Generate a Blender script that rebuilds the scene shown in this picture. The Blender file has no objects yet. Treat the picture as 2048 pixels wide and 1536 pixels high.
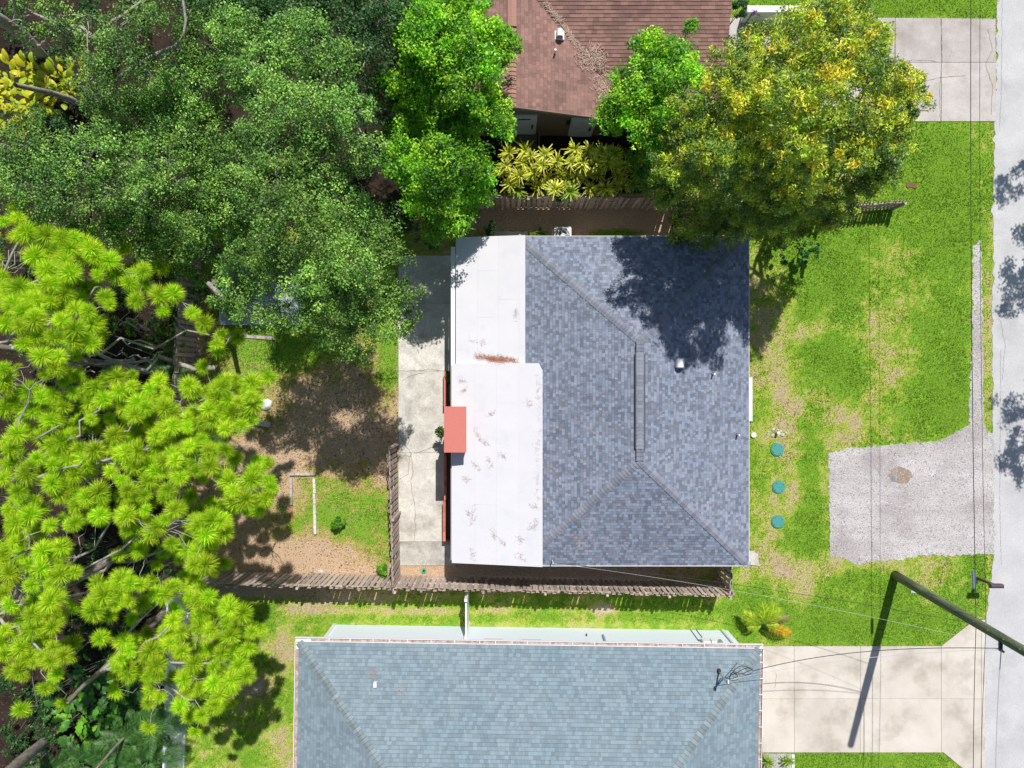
import bpy, math, random
import numpy as np
from mathutils import Vector, Matrix
random.seed(7); RNG = np.random.default_rng(11)
C = bpy.context.scene.collection
R = math.radians
# ------------------------------------------------------------------ camera, light
H, S = 30.0, 1420.0                      # camera height, focal length in photo pixels
sc = bpy.context.scene
cam_d = bpy.data.cameras.new('camera'); cam = bpy.data.objects.new('camera', cam_d); C.objects.link(cam)
cam.location = (0, 0, H); cam.rotation_euler = (0, 0, 0)
cam_d.sensor_width = 36; cam_d.lens = 36*S/2048; cam_d.clip_start = .1; cam_d.clip_end = 3000
sc.camera = cam
SUN_EL, SUN_AZ = R(55.5), R(16.3)        # azimuth clockwise from +Y
w = bpy.data.worlds.new('World'); sc.world = w; w.use_nodes = True
nt = w.node_tree; bg = nt.nodes['Background']
sky = nt.nodes.new('ShaderNodeTexSky'); sky.sky_type = 'NISHITA'; sky.sun_disc = False
sky.sun_elevation = SUN_EL; sky.sun_rotation = SUN_AZ
nt.links.new(sky.outputs[0], bg.inputs[0]); bg.inputs[1].default_value = 0.07
sl = bpy.data.lights.new('sun', 'SUN'); sun = bpy.data.objects.new('sun', sl); C.objects.link(sun)
sl.energy = 4.2; sl.angle = R(.5); sl.color = (1.0, .955, .89)
ts = Vector((math.sin(SUN_AZ)*math.cos(SUN_EL), math.cos(SUN_AZ)*math.cos(SUN_EL), math.sin(SUN_EL)))
sun.rotation_euler = ts.to_track_quat('Z', 'Y').to_euler(); sun.location = (5, 18, 40)
sc.view_settings.view_transform = 'Standard'; sc.view_settings.look = 'None'
sc.view_settings.exposure = 0.22; sc.view_settings.gamma = 1
sc.render.engine = 'CYCLES'
try:
    sc.cycles.max_bounces = 6; sc.cycles.transparent_max_bounces = 4
except Exception: pass

# ------------------------------------------------------------------ helpers
def P(u, v, z=0.0): return ((u-1024)*(H-z)/S, (768-v)*(H-z)/S, z)
W = {}                                   # world location of parents
def tag(o, label=None, cat=None, group=None, kind=None):
    if label: o['label'] = label
    if cat: o['category'] = cat
    if group: o['group'] = group
    if kind: o['kind'] = kind
    return o
def thing(name, label, cat, loc, group=None):
    o = bpy.data.objects.new(name, None); C.objects.link(o); o.location = loc; o.empty_display_size = .2
    W[o.name] = Vector(loc); return tag(o, label, cat, group)
def link(name, me, parent=None, loc=(0, 0, 0)):
    o = bpy.data.objects.new(name, me); C.objects.link(o); o.location = loc
    if parent is not None: o.parent = parent
    return o
def np_mesh(name, V, F, mat, tint=None, smooth=False):
    """V (n,3), F (m,k)"""
    V = np.asarray(V, np.float32); F = np.asarray(F, np.int32)
    me = bpy.data.meshes.new(name); k = F.shape[1]
    me.vertices.add(len(V)); me.vertices.foreach_set('co', V.ravel())
    me.loops.add(F.size); me.loops.foreach_set('vertex_index', F.ravel())
    me.polygons.add(len(F)); me.polygons.foreach_set('loop_start', np.arange(0, F.size, k, dtype=np.int32))
    me.polygons.foreach_set('loop_total', np.full(len(F), k, np.int32))
    me.polygons.foreach_set('use_smooth', np.full(len(F), bool(smooth)))
    if tint is not None:
        a = me.attributes.new('tint', 'FLOAT_COLOR', 'POINT')
        t = np.ones((len(V), 4), np.float32); t[:, :3] = tint; a.data.foreach_set('color', t.ravel())
    me.update(calc_edges=True)
    if mat is not None: me.materials.append(mat)
    return me
def pobj(name, me, parent=None):
    """object whose mesh is in world coordinates"""
    if parent is not None:
        off = np.array(W[parent.name], np.float32)
        if np.abs(off).max() > 0:
            co = np.empty(len(me.vertices)*3, np.float32); me.vertices.foreach_get('co', co)
            co = (co.reshape(-1, 3)-off).astype(np.float32); me.vertices.foreach_set('co', co.ravel()); me.update()
    o = link(name, me, parent); W[o.name] = W[parent.name] if parent is not None else Vector((0, 0, 0))
    return o
class MB:
    def __init__(s): s.v = []; s.f = []
    def add(s, vs, fs):
        n = len(s.v); s.v += [tuple(map(float, p)) for p in vs]; s.f += [tuple(n+i for i in f) for f in fs]; return s
    def box(s, x0, x1, y0, y1, z0, z1):
        return s.add([(x0,y0,z0),(x1,y0,z0),(x1,y1,z0),(x0,y1,z0),(x0,y0,z1),(x1,y0,z1),(x1,y1,z1),(x0,y1,z1)],
                     [(0,3,2,1),(4,5,6,7),(0,1,5,4),(1,2,6,5),(2,3,7,6),(3,0,4,7)])
    def obox(s, c, half, M):                      # oriented box
        vs = []
        for z in (-1, 1):
            for x, y in ((-1,-1),(1,-1),(1,1),(-1,1)):
                vs.append(Vector(c)+M@Vector((x*half[0], y*half[1], z*half[2])))
        return s.add(vs, [(0,3,2,1),(4,5,6,7),(0,1,5,4),(1,2,6,5),(2,3,7,6),(3,0,4,7)])
    def prism(s, poly, z0, z1):                   # poly ccw xy; z0/z1 number or per-vertex
        n = len(poly); zz0 = z0 if hasattr(z0, '__len__') else [z0]*n; zz1 = z1 if hasattr(z1, '__len__') else [z1]*n
        vs = [(p[0],p[1],zz0[i]) for i, p in enumerate(poly)]+[(p[0],p[1],zz1[i]) for i, p in enumerate(poly)]
        fs = [tuple(range(n-1,-1,-1)), tuple(range(n,2*n))]+[(i,(i+1)%n,n+(i+1)%n,n+i) for i in range(n)]
        return s.add(vs, fs)
    def tube(s, pts, rad, n=6, cap=True):
        pts = [Vector(p) for p in pts]; m = len(pts)
        rad = rad if hasattr(rad, '__len__') else [rad]*m
        vs = []; prev = None
        for i, p in enumerate(pts):
            d = (pts[min(i+1,m-1)]-pts[max(i-1,0)])
            if d.length < 1e-9: d = Vector((0,0,1))
            d.normalize()
            if prev is None:
                a = d.orthogonal().normalized()
            else:
                a = prev-d*prev.dot(d); a = a.normalized() if a.length > 1e-6 else d.orthogonal().normalized()
            prev = a; b = d.cross(a)
            for k in range(n):
                t = 2*math.pi*k/n; vs.append(p+(a*math.cos(t)+b*math.sin(t))*rad[i])
        fs = [(i*n+k, i*n+(k+1)%n, (i+1)*n+(k+1)%n, (i+1)*n+k) for i in range(m-1) for k in range(n)]
        if cap: fs += [tuple(range(n-1,-1,-1)), tuple((m-1)*n+k for k in range(n))]
        return s.add(vs, fs)
    def cyl(s, x, y, z0, z1, r, n=16, r1=None):
        return s.tube([(x,y,z0),(x,y,z1)], [r, r if r1 is None else r1], n)
    def mesh(s, name, mat, smooth=False):
        me = bpy.data.meshes.new(name); me.from_pydata(s.v, [], s.f)
        me.polygons.foreach_set('use_smooth', [bool(smooth)]*len(me.polygons))
        me.update()
        if mat: me.materials.append(mat)
        return me
    def build(s, name, mat, parent=None, smooth=False): return pobj(name, s.mesh(name, mat, smooth), parent)

# ---------- materials
def new_mat(name):
    m = bpy.data.materials.new(name); m.use_nodes = True; t = m.node_tree
    return m, t, t.nodes['Principled BSDF']
def mixc(t, fac, a, b, mode='MIX'):
    n = t.nodes.new('ShaderNodeMix'); n.data_type = 'RGBA'; n.blend_type = mode
    for sock, val in ((n.inputs[0], fac), (n.inputs[6], a), (n.inputs[7], b)):
        if isinstance(val, (int, float)): sock.default_value = val
        elif isinstance(val, tuple): sock.default_value = (*val, 1)
        else: t.links.new(val, sock)
    return n.outputs[2]
def noise(t, scale, detail=4, coord=None, rough=.6, lo=.35, hi=.65, stretch=None):
    n = t.nodes.new('ShaderNodeTexNoise'); n.inputs['Scale'].default_value = scale; n.inputs['Detail'].default_value = detail
    n.inputs['Roughness'].default_value = rough
    if coord is None:
        g = t.nodes.new('ShaderNodeNewGeometry'); coord = g.outputs['Position']
    if stretch:
        mp = t.nodes.new('ShaderNodeMapping'); mp.inputs['Scale'].default_value = stretch; t.links.new(coord, mp.inputs[0]); coord = mp.outputs[0]
    t.links.new(coord, n.inputs['Vector'])
    r = t.nodes.new('ShaderNodeMapRange'); r.inputs[1].default_value = lo; r.inputs[2].default_value = hi
    t.links.new(n.outputs[0], r.inputs[0]); return r.outputs[0]
def mul_rand(t, col, src, lo, hi):
    r = t.nodes.new('ShaderNodeMapRange'); t.links.new(src, r.inputs[0]); r.inputs[3].default_value = lo; r.inputs[4].default_value = hi
    h = t.nodes.new('ShaderNodeHueSaturation'); t.links.new(r.outputs[0], h.inputs['Value'])
    if isinstance(col, tuple): h.inputs['Color'].default_value = (*col, 1)
    else: t.links.new(col, h.inputs['Color'])
    return h.outputs[0]
def rand_src(t, kind):
    if kind == 'island': return t.nodes.new('ShaderNodeNewGeometry').outputs['Random Per Island']
    return t.nodes.new('ShaderNodeObjectInfo').outputs['Random']
def mat(name, base, base2=None, scale=3., rough=.8, fine=0., fine_scale=60., fine_col=None, rand=None, rr=(.8, 1.2),
        bump=0., bump_scale=60., spec=.3, metal=0., trans=0., attr=False, stain=None, stain_scale=.8, stain_lo=.5, stain_hi=.7, stretch=None):
    m, t, b = new_mat(name)
    col = base
    if attr:
        a = t.nodes.new('ShaderNodeAttribute'); a.attribute_name = 'tint'; col = a.outputs['Color']
    if base2: col = mixc(t, noise(t, scale, stretch=stretch), col, base2)
    if stain: col = mixc(t, noise(t, stain_scale, 5, lo=stain_lo, hi=stain_hi), col, stain)
    if fine: 
        f = noise(t, fine_scale, 3, lo=.3, hi=.7)
        fc = t.nodes.new('ShaderNodeMapRange'); t.links.new(f, fc.inputs[0]); fc.inputs[3].default_value = 1-fine; fc.inputs[4].default_value = 1+fine
        h = t.nodes.new('ShaderNodeHueSaturation'); t.links.new(fc.outputs[0], h.inputs['Value'])
        if isinstance(col, tuple): h.inputs['Color'].default_value = (*col, 1)
        else: t.links.new(col, h.inputs['Color'])
        col = h.outputs[0]
    if rand: col = mul_rand(t, col, rand_src(t, rand), *rr)
    if isinstance(col, tuple): b.inputs['Base Color'].default_value = (*col, 1)
    else: t.links.new(col, b.inputs['Base Color'])
    b.inputs['Roughness'].default_value = rough; b.inputs['Metallic'].default_value = metal
    b.inputs['Specular IOR Level'].default_value = spec
    if bump:
        bn = t.nodes.new('ShaderNodeBump'); bn.inputs['Strength'].default_value = bump; bn.inputs['Distance'].default_value = .02
        t.links.new(noise(t, bump_scale, 4, lo=0, hi=1), bn.inputs['Height']); t.links.new(bn.outputs[0], b.inputs['Normal'])
    if trans:
        tr = t.nodes.new('ShaderNodeBsdfTranslucent'); mx = t.nodes.new('ShaderNodeMixShader'); mx.inputs[0].default_value = trans
        if isinstance(col, tuple): tr.inputs[0].default_value = (*col, 1)
        else: t.links.new(col, tr.inputs[0])
        out = t.nodes['Material Output']
        t.links.new(b.outputs[0], mx.inputs[1]); t.links.new(tr.outputs[0], mx.inputs[2]); t.links.new(mx.outputs[0], out.inputs[0])
    return m
M = {}
M['ground'] = mat('ground', (1,1,1), attr=True, rough=.95, fine=.45, fine_scale=28, bump=.8, bump_scale=35, spec=.1)
M['grass'] = mat('grass', (1,1,1), attr=True, rough=.7, rand='island', rr=(.6, 1.5), spec=.2, trans=.25)
M['leaf'] = mat('leaf', (1,1,1), attr=True, rough=.45, rand='island', rr=(.65, 1.45), spec=.45, trans=.3)
M['gloss_leaf'] = mat('gloss_leaf', (1,1,1), attr=True, rough=.42, rand='island', rr=(.5, 1.6), spec=.32, trans=.25)
M['needle'] = mat('needle', (1,1,1), attr=True, rough=.5, rand='island', rr=(.7, 1.35), spec=.3, trans=.35)
_t = M['needle'].node_tree; _p = _t.nodes['Principled BSDF']; _src = _p.inputs['Base Color'].links[0].from_socket
_n = mul_rand(_t, _src, _t.nodes.new('ShaderNodeObjectInfo').outputs['Random'], .8, 1.2); _t.links.new(_n, _p.inputs['Base Color'])
for _x in _t.nodes:
    if _x.type == 'BSDF_TRANSLUCENT': _t.links.new(_n, _x.inputs[0])
M['bark'] = mat('bark', (.16,.13,.11), (.34,.31,.28), scale=9, rough=.95, bump=.9, bump_scale=25, stretch=(1,1,.3))
M['pale_bark'] = mat('pale_bark', (.30,.27,.24), (.48,.45,.42), scale=7, rough=.9, bump=.6, bump_scale=30)
M['asphalt'] = mat('asphalt', (.49,.49,.505), (.57,.57,.585), scale=.7, rough=.9, fine=.18, fine_scale=45, bump=.4, bump_scale=80, stain=(.43,.43,.44), stain_scale=.5)
M['gravel'] = mat('gravel', (.46,.43,.43), (.58,.555,.555), scale=1.1, stretch=(.35,1.6,1), rough=.95, fine=.35, fine_scale=32, bump=.9, bump_scale=40, stain=(.33,.29,.29), stain_scale=.35)
M['concrete'] = mat('concrete', (.575,.525,.465), (.67,.615,.555), scale=.9, rough=.9, fine=.08, fine_scale=30, bump=.2, bump_scale=60, stain=(.36,.31,.25), stain_scale=.7, stain_lo=.51, stain_hi=.78, rand='object', rr=(.93,1.06))
M['old_concrete'] = mat('old_concrete', (.56,.54,.49), (.70,.68,.63), scale=1.6, rough=.92, fine=.16, fine_scale=18, bump=.4, bump_scale=50, stain=(.38,.36,.32), stain_scale=1.1, stain_lo=.5, stain_hi=.72, rand='object', rr=(.92,1.07))
M['grey_concrete'] = mat('grey_concrete', (.42,.40,.37), (.54,.52,.48), scale=2, rough=.92, fine=.15, fine_scale=20, stain=(.27,.25,.23), stain_scale=1.3, stain_lo=.48, stain_hi=.66)
M['pink_concrete'] = mat('pink_concrete', (.44,.405,.39), (.55,.51,.495), scale=1.1, rough=.9, fine=.12, fine_scale=25, bump=.3, stain=(.36,.32,.29), stain_scale=.7, stain_lo=.5, stain_hi=.75, rand='object', rr=(.94,1.06))
M['joint'] = mat('joint', (.22,.19,.16), rough=1, fine=.3)
M['shingle'] = mat('shingle', (.195,.228,.302), (.228,.255,.325), scale=1.1, rough=.95, fine=.16, fine_scale=70, rand='island', rr=(.68,1.33), spec=.15)
M['cap'] = mat('cap_shingle', (.232,.25,.31), rough=.95, fine=.2, fine_scale=70, rand='object', rr=(.78,1.15), spec=.15)
M['shingle_green'] = mat('shingle_green', (.20,.268,.318), (.23,.296,.34), scale=1.0, rough=.95, fine=.2, fine_scale=70, rand='island', rr=(.84,1.17), spec=.15)
M['cap_green'] = mat('cap_shingle_green', (.24,.295,.325), rough=.95, fine=.2, fine_scale=70, rand='object', rr=(.75,1.15), spec=.15)
M['shingle_red'] = mat('shingle_red', (.31,.18,.155), (.25,.15,.13), scale=1.4, rough=.95, fine=.25, fine_scale=60, rand='island', rr=(.82,1.2), spec=.15, stain=(.14,.09,.08), stain_scale=.6, stain_lo=.52, stain_hi=.8)
M['cap_red'] = mat('cap_shingle_red', (.34,.195,.155), rough=.95, fine=.2, fine_scale=60, rand='object', rr=(.85,1.15), spec=.15)
M['felt'] = mat('roofing_felt', (.05,.05,.055), rough=.95)
M['white_roof'] = mat('white_roof', (.69,.68,.715), (.655,.655,.70), scale=1.2, rough=.75, fine=.025, fine_scale=30, bump=.08, bump_scale=20, rand='object', rr=(.975,1.015), stain=(.60,.61,.67), stain_scale=1.3, stain_lo=.56, stain_hi=.8)
M['seam'] = mat('seam', (.50,.49,.52), rough=.8, fine=.3, fine_scale=12)
M['white_metal'] = mat('white_metal', (.82,.82,.83), rough=.35, spec=.5)
M['white_paint'] = mat('white_paint', (.78,.78,.80), rough=.5, fine=.04)
M['rust_gutter'] = mat('gutter_debris', (.33,.20,.17), (.58,.50,.49), scale=6, rough=1, fine=.4, fine_scale=50)
M['sky_tinted_pane'] = mat('sky_tinted_pane', (.6,.64,.7), rough=.15, spec=.6)  # pale base colour stands for sky reflected in the glass
M['blue_wall'] = mat('blue_wall', (.74,.82,.94), rough=.7, fine=.03, fine_scale=20, bump=.1)
M['tan_wall'] = mat('tan_wall', (.24,.19,.145), rough=.85, fine=.08, bump=.2)
M['grey_wall'] = mat('grey_wall', (.50,.47,.46), rough=.85, fine=.08, bump=.2)
M['door_blue'] = mat('door_blue', (.72,.79,.86), rough=.4)
M['vinyl'] = mat('white_vinyl', (.78,.85,.95), rough=.35, spec=.5)
M['wood'] = mat('weathered_wood', (.40,.315,.27), (.52,.44,.385), scale=6, rough=.95, fine=.25, fine_scale=35, rand='object', rr=(.7,1.3), stretch=(4,4,.5))
M['dark_wood'] = mat('dark_wood', (.15,.12,.10), rough=.9, fine=.2)
M['red_paint'] = mat('red_paint', (.58,.185,.155), rough=.6, fine=.04, fine_scale=20)
M['brick'] = mat('painted_brick', (.52,.19,.13), rough=.85, fine=.15, rand='object', rr=(.8,1.2))
M['mortar'] = mat('mortar', (.33,.12,.09), rough=.95)
M['porch_floor'] = mat('porch_floor', (.16,.10,.09), rough=.9, fine=.1)
M['glass'] = mat('dark_glass', (.05,.06,.08), rough=.1, spec=.6)
M['dark_metal'] = mat('dark_metal', (.05,.05,.06), rough=.5)
M['grey_metal'] = mat('grey_metal', (.50,.51,.53), rough=.35, metal=.6)
M['ac_metal'] = mat('ac_metal', (.60,.61,.60), rough=.4)
M['green_plastic'] = mat('green_plastic', (.07,.30,.27), rough=.55, fine=.1)
M['blue_plastic'] = mat('blue_plastic', (.16,.28,.36), rough=.6)
M['pole_wood'] = mat('treated_pole', (.085,.12,.065), (.20,.22,.15), scale=7, rough=.9, fine=.3, fine_scale=30, bump=.7, bump_scale=18, stretch=(1.5,1.5,.15))
M['cable'] = mat('cable', (.035,.035,.04), rough=.6)
M['pale_cable'] = mat('pale_cable', (.55,.55,.56), rough=.5)
M['straw'] = mat('pine_straw', (.40,.17,.085), rough=.95, rand='island', rr=(.6,1.5))
M['pale_straw'] = mat('pale_straw', (.50,.36,.29), rough=.95, rand='island', rr=(.6,1.3))
M['stone'] = mat('stone', (.52,.49,.46), rough=.9, fine=.2, bump=.4)
M['soil_brown'] = mat('soil', (.20,.11,.07), rough=1, fine=.3, bump=.6)
M['terracotta'] = mat('terracotta', (.36,.16,.09), rough=.85, fine=.1)
M['shed_roof'] = mat('shed_roof', (.40,.45,.52), rough=.6, fine=.05)
M['red_plastic'] = mat('red_plastic', (.5,.04,.06), rough=.4)
M['stain'] = mat('mud_stain', (.27,.18,.12), (.36,.29,.25), scale=4, rough=.9, fine=.2)

# ---------- numpy noise
def vnoise(x, y, s, seed=0):
    r = np.random.default_rng(seed); G = r.random((256, 256))
    X = x*s+100.3; Y = y*s+77.7; i = np.floor(X).astype(int); j = np.floor(Y).astype(int); fx = X-i; fy = Y-j
    fx = fx*fx*(3-2*fx); fy = fy*fy*(3-2*fy)
    g = lambda a, b: G[a % 256, b % 256]
    return (g(i,j)*(1-fx)+g(i+1,j)*fx)*(1-fy)+(g(i,j+1)*(1-fx)+g(i+1,j+1)*fx)*fy
def fbm(x, y, s, seed=0, o=4):
    t = 0; a = .5; n = 0
    for k in range(o): t = t+a*vnoise(x, y, s*2**k, seed+k); n += a; a *= .55
    return t/n
def inpoly(x, y, poly):
    r = np.zeros(x.shape, bool); n = len(poly)
    for i in range(n):
        x0, y0 = poly[i]; x1, y1 = poly[(i+1) % n]
        c = (y0 > y) != (y1 > y)
        with np.errstate(divide='ignore', invalid='ignore'):
            r ^= c & (x < (x1-x0)*(y-y0)/(y1-y0+1e-12)+x0)
    return r
def G2(poly): return [P(u, v)[:2] for u, v in poly]
def ragged(poly, amp=.04, step=.15, seed=1, ragedges=None):
    """subdivide edges of a ground polygon and jitter them"""
    out = []; n = len(poly); r = random.Random(seed)
    for i in range(n):
        a = Vector(poly[i]); b = Vector(poly[(i+1) % n]); L = (b-a).length; k = max(1, int(L/step))
        if ragedges is not None and i not in ragedges: out.append(tuple(a)); continue
        nrm = Vector((-(b-a).y, (b-a).x)).normalized()
        for j in range(k):
            p = a+(b-a)*j/k
            if j: p = p+nrm*(r.gauss(0, amp))
            out.append(tuple(p))
    return out

# ------------------------------------------------------------------ GROUND
POLY = {}
POLY['road'] = G2([(1996,-400),(1994,120),(1988,250),(1986,480),(1984,700),(1986,860),(1987,1115),(1972,1230),(1968,1330),(1966,1536),(1964,1900),(2560,1900),(2560,-400)])
POLY['gravel'] = G2([(1657,905),(1690,897),(1780,890),(1880,882),(1915,862),(1938,850),(1943,700),(1946,490),(1962,480),(1966,700),(1966,840),(1976,862),(1990,870),(1990,1110),(1960,1108),(1900,1112),(1840,1110),(1800,1120),(1750,1122),(1710,1128),(1690,1118),(1660,1112)])
POLY['sdrive'] = G2([(1524,1292),(1882,1292),(1938,1248),(1962,1240),(1969,1240),(1969,1545),(1936,1545),(1886,1504),(1524,1504)])
POLY['ndrive'] = G2([(1640,40),(1745,36),(1990,38),(1992,243),(1640,243)])
POLY['patio'] = G2([(797,511),(912,511),(912,1131),(797,1131)])
POLY['nslab'] = G2([(1440,36),(1600,36),(1600,95),(1440,95)])
POLY['house'] = [(-3.25,-6.9),(8.75,-6.9),(8.75,5.6),(-3.25,5.6)]
POLY['shouse'] = [(-8.2,-18),(9.3,-18),(9.3,-10.1),(-8.2,-10.1)]
HARD = ['road','gravel','sdrive','ndrive','patio','nslab','house']
DIRT = np.array((.33,.25,.155)); MULCH = np.array((.50,.36,.245)); TAN = np.array((.44,.40,.19)); YG = np.array((.36,.42,.07)); GR = np.array((.185,.35,.03)); SHADED_SOIL = np.array((.028,.020,.015)); SAND = np.array((.52,.46,.34))
# blobs: u, v, ru, rv, greenness delta
BL = [ # front lawn
 (1650,505,110,60,.5),(1700,590,75,110,.5),(1900,620,60,330,.42),(1880,800,70,90,.6),(1660,720,70,55,.5),(1700,760,40,40,.5),(1860,330,110,90,.6),(1850,450,110,70,.35),(1900,480,50,60,.3),
 (1770,600,35,160,-.75),(1650,660,60,20,-1.1),(1700,690,25,40,-.8),(1775,715,40,70,-.85),(1560,760,55,120,-.45),(1600,800,60,30,-.8),(1545,850,45,22,-1.),(1690,840,60,25,-.9),(1620,880,120,14,-.7),(1540,940,35,90,-.5),(1740,640,18,60,-.9),(1700,500,90,25,-.45),(1760,520,60,40,-.6),
 (1620,940,22,120,.5),(1600,1060,40,60,.5),(1570,1000,40,60,-.4),(1640,1130,160,22,-.8),(1560,1110,60,30,-.5),(1800,1130,120,30,-.75),(1790,1175,60,25,.2),(1720,1160,60,20,.5),(1610,1180,60,28,-.35),(1750,1240,260,45,.55),(1950,1140,22,40,.6),(1740,1195,40,14,-.4),(1480,1190,40,40,.1),(1510,1300,40,20,0),
 (1820,372,16,8,-1.5),(1975,660,14,200,-1.0),(1700,1520,200,30,.6),(1800,15,220,26,.7),(1560,5,100,12,.7),
 # backyard
 (520,685,90,40,.45),(560,720,80,70,.3),(600,690,90,45,.35),(430,720,35,60,-.2),(640,760,90,60,-.6),(700,850,150,90,-1.1),(560,880,100,60,-.9),(480,960,100,60,-1.3),(450,1060,90,70,-1.5),(560,1120,160,40,-1.4),(690,1030,80,60,.25),(630,990,60,30,0),(640,1090,40,40,-.5),(740,1060,40,60,.2),(700,1150,100,16,-.9),(770,930,25,60,-.8),(780,720,20,70,.5),(510,850,60,20,.3),(700,970,60,30,-.3),(500,1180,120,14,-1.1),
 (470,650,60,14,-.6),(390,680,20,90,-1.2),
 # side strips
 (850,1152,70,16,-2.5),(1100,1150,330,22,-1.4),(1380,1150,80,16,.3),(1000,1215,560,20,.25),(800,1222,200,8,-.7),(1130,1222,260,6,-.25),(1210,1218,22,12,-1.),(700,1195,130,16,-.6),
 (430,1250,60,40,-.2),(540,1240,60,40,.2),(560,1300,30,40,-.6),(560,1400,40,60,.15),(500,1370,50,30,-.8),(560,1460,40,40,-.3),(450,1480,90,60,.2),(620,1215,60,16,-.5),
 # north yard
 (1130,430,230,40,-2.2),(1240,465,60,10,1.6),(1070,465,60,8,1.0),(1350,470,80,20,-1.2),(1500,620,60,90,-.6)]
def ground_color(x, y):
    u = 1024+x*S/H; v = 768-y*S/H
    g = .72+.62*(fbm(x, y, .55, 3)-.5)*2*.55-.10*(np.sin(x*2.1+fbm(x,y,.4,8)*5)>.55)+(fbm(x, y, 2.6, 9, 3)-.5)*.9
    for (bu, bv, ru, rv, d) in BL:
        wgt = np.exp(-(((u-bu)/ru)**2+((v-bv)/rv)**2)**1.3)
        g = g+d*wgt*(.33 if d < 0 and bu > 1480 else .72 if d < 0 and bv > 640 and bv < 1120 and bu < 800 else 1)
    g = g+(fbm(x, y, 9, 21, 2)-.5)*.8
    st = [(-.35, SAND*.95), (.02, DIRT*1.25), (.28, TAN), (.55, YG), (.85, GR), (1.2, GR*.85)]
    xs = [s[0] for s in st]; col = np.stack([np.interp(g, xs, [s[1][k] for s in st]) for k in range(3)], -1)
    # backyard: red brown mulch instead of sand
    by = np.clip(((u > 350) & (u < 1460) & (v > 380) & (v < 1190)).astype(float), 0, 1)
    mul = np.stack([np.interp(g, xs, [s[k] for s in (MULCH, MULCH, np.array((.46,.36,.18)), np.array((.36,.37,.08)), GR, GR)]) for k in range(3)], -1)
    col = col*(1-by[..., None])+mul*by[..., None]
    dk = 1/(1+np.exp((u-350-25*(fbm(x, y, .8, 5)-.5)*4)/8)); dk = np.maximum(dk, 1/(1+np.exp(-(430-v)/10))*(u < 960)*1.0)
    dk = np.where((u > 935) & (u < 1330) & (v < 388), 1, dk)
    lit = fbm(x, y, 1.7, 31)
    dcol = SHADED_SOIL*(.6+1.4*lit[..., None]); col = col*(1-dk[..., None])+dcol*dk[..., None]  # dark soil, darkened further to carry the shade under the crowns
    return col, np.where(dk > .5, -.5, g)
xs = np.concatenate([[-600,-200,-80,-40], np.arange(-23, 23.01, .1), [40,80,200,600]])
ys = np.concatenate([[-600,-200,-80,-40], np.arange(-17.5, 17.51, .1), [40,80,200,600]])
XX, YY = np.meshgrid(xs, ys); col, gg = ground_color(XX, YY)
inner = (np.abs(XX) < 24) & (np.abs(YY) < 18); col[~inner] = GR*.55+TAN*.25
ZZ = np.where(inner, (fbm(XX, YY, 1.2, 40)-.5)*.05-.01, -.03)
for hn in HARD: pass
nx = len(xs); I = (np.arange(len(ys)-1)[:, None]*nx+np.arange(nx-1)[None, :]).ravel()
Fq = np.stack([I, I+1, I+nx+1, I+nx], 1)
ZZ = np.minimum(ZZ, .0)
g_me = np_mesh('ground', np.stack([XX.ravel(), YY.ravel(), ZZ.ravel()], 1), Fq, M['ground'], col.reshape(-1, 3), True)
tag(link('ground', g_me), kind='structure')

def cards(c, d, b, L, Wd):
    """diamond leaves: centre c, long dir d, width dir b, (n,3) arrays -> V,F"""
    n = len(c); V = np.empty((n, 4, 3)); L = np.asarray(L).reshape(-1, 1); Wd = np.asarray(Wd).reshape(-1, 1)
    V[:, 0] = c-d*L/2; V[:, 1] = c+b*Wd/2-d*L*.05; V[:, 2] = c+d*L/2; V[:, 3] = c-b*Wd/2-d*L*.05
    F = np.arange(n*4).reshape(n, 4); return V.reshape(-1, 3), F
def unit(a): return a/np.maximum(np.linalg.norm(a, axis=-1, keepdims=True), 1e-9)

# lawn blades (one uncountable mass)
def make_grass(n, x0, x1, y0, y1):
    x = RNG.uniform(x0, x1, n); y = RNG.uniform(y0, y1, n)
    c, g = ground_color(x, y)
    keep = RNG.random(n) < np.clip((g+.12)*1.9, .0, 1)
    for hn in HARD+['shouse']:
        jj = .2 if hn == 'gravel' else .06; jx = RNG.normal(0, jj, n); jy = RNG.normal(0, jj, n)
        keep &= ~inpoly(x+jx, y+jy, POLY[hn])
    x, y, c = x[keep], y[keep], c[keep]; m = len(x)
    ln = RNG.uniform(.05, .11, m)*(.8+.4*fbm(x, y, 1.5, 77)); a = RNG.uniform(0, 2*np.pi, m); wd = RNG.uniform(.012, .024, m)
    base = np.stack([x, y, np.full(m, -.02)], 1); tilt = RNG.uniform(.3, 1.1, m)
    d = np.stack([np.cos(a)*np.sin(tilt), np.sin(a)*np.sin(tilt), np.cos(tilt)], 1); b = np.stack([-np.sin(a), np.cos(a), np.zeros(m)], 1)
    V = np.stack([base-b*wd[:, None], base+b*wd[:, None], base+d*ln[:, None]], 1).reshape(-1, 3)
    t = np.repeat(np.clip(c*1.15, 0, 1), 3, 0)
    return np_mesh('grass', V, np.arange(m*3).reshape(m, 3), M['grass'], t)
tag(link('lawn_grass', make_grass(620000, -14, 21.2, -17, 16.6)), 'short patchy lawn grass, green and straw coloured, around the houses', 'grass', kind='stuff')

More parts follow.
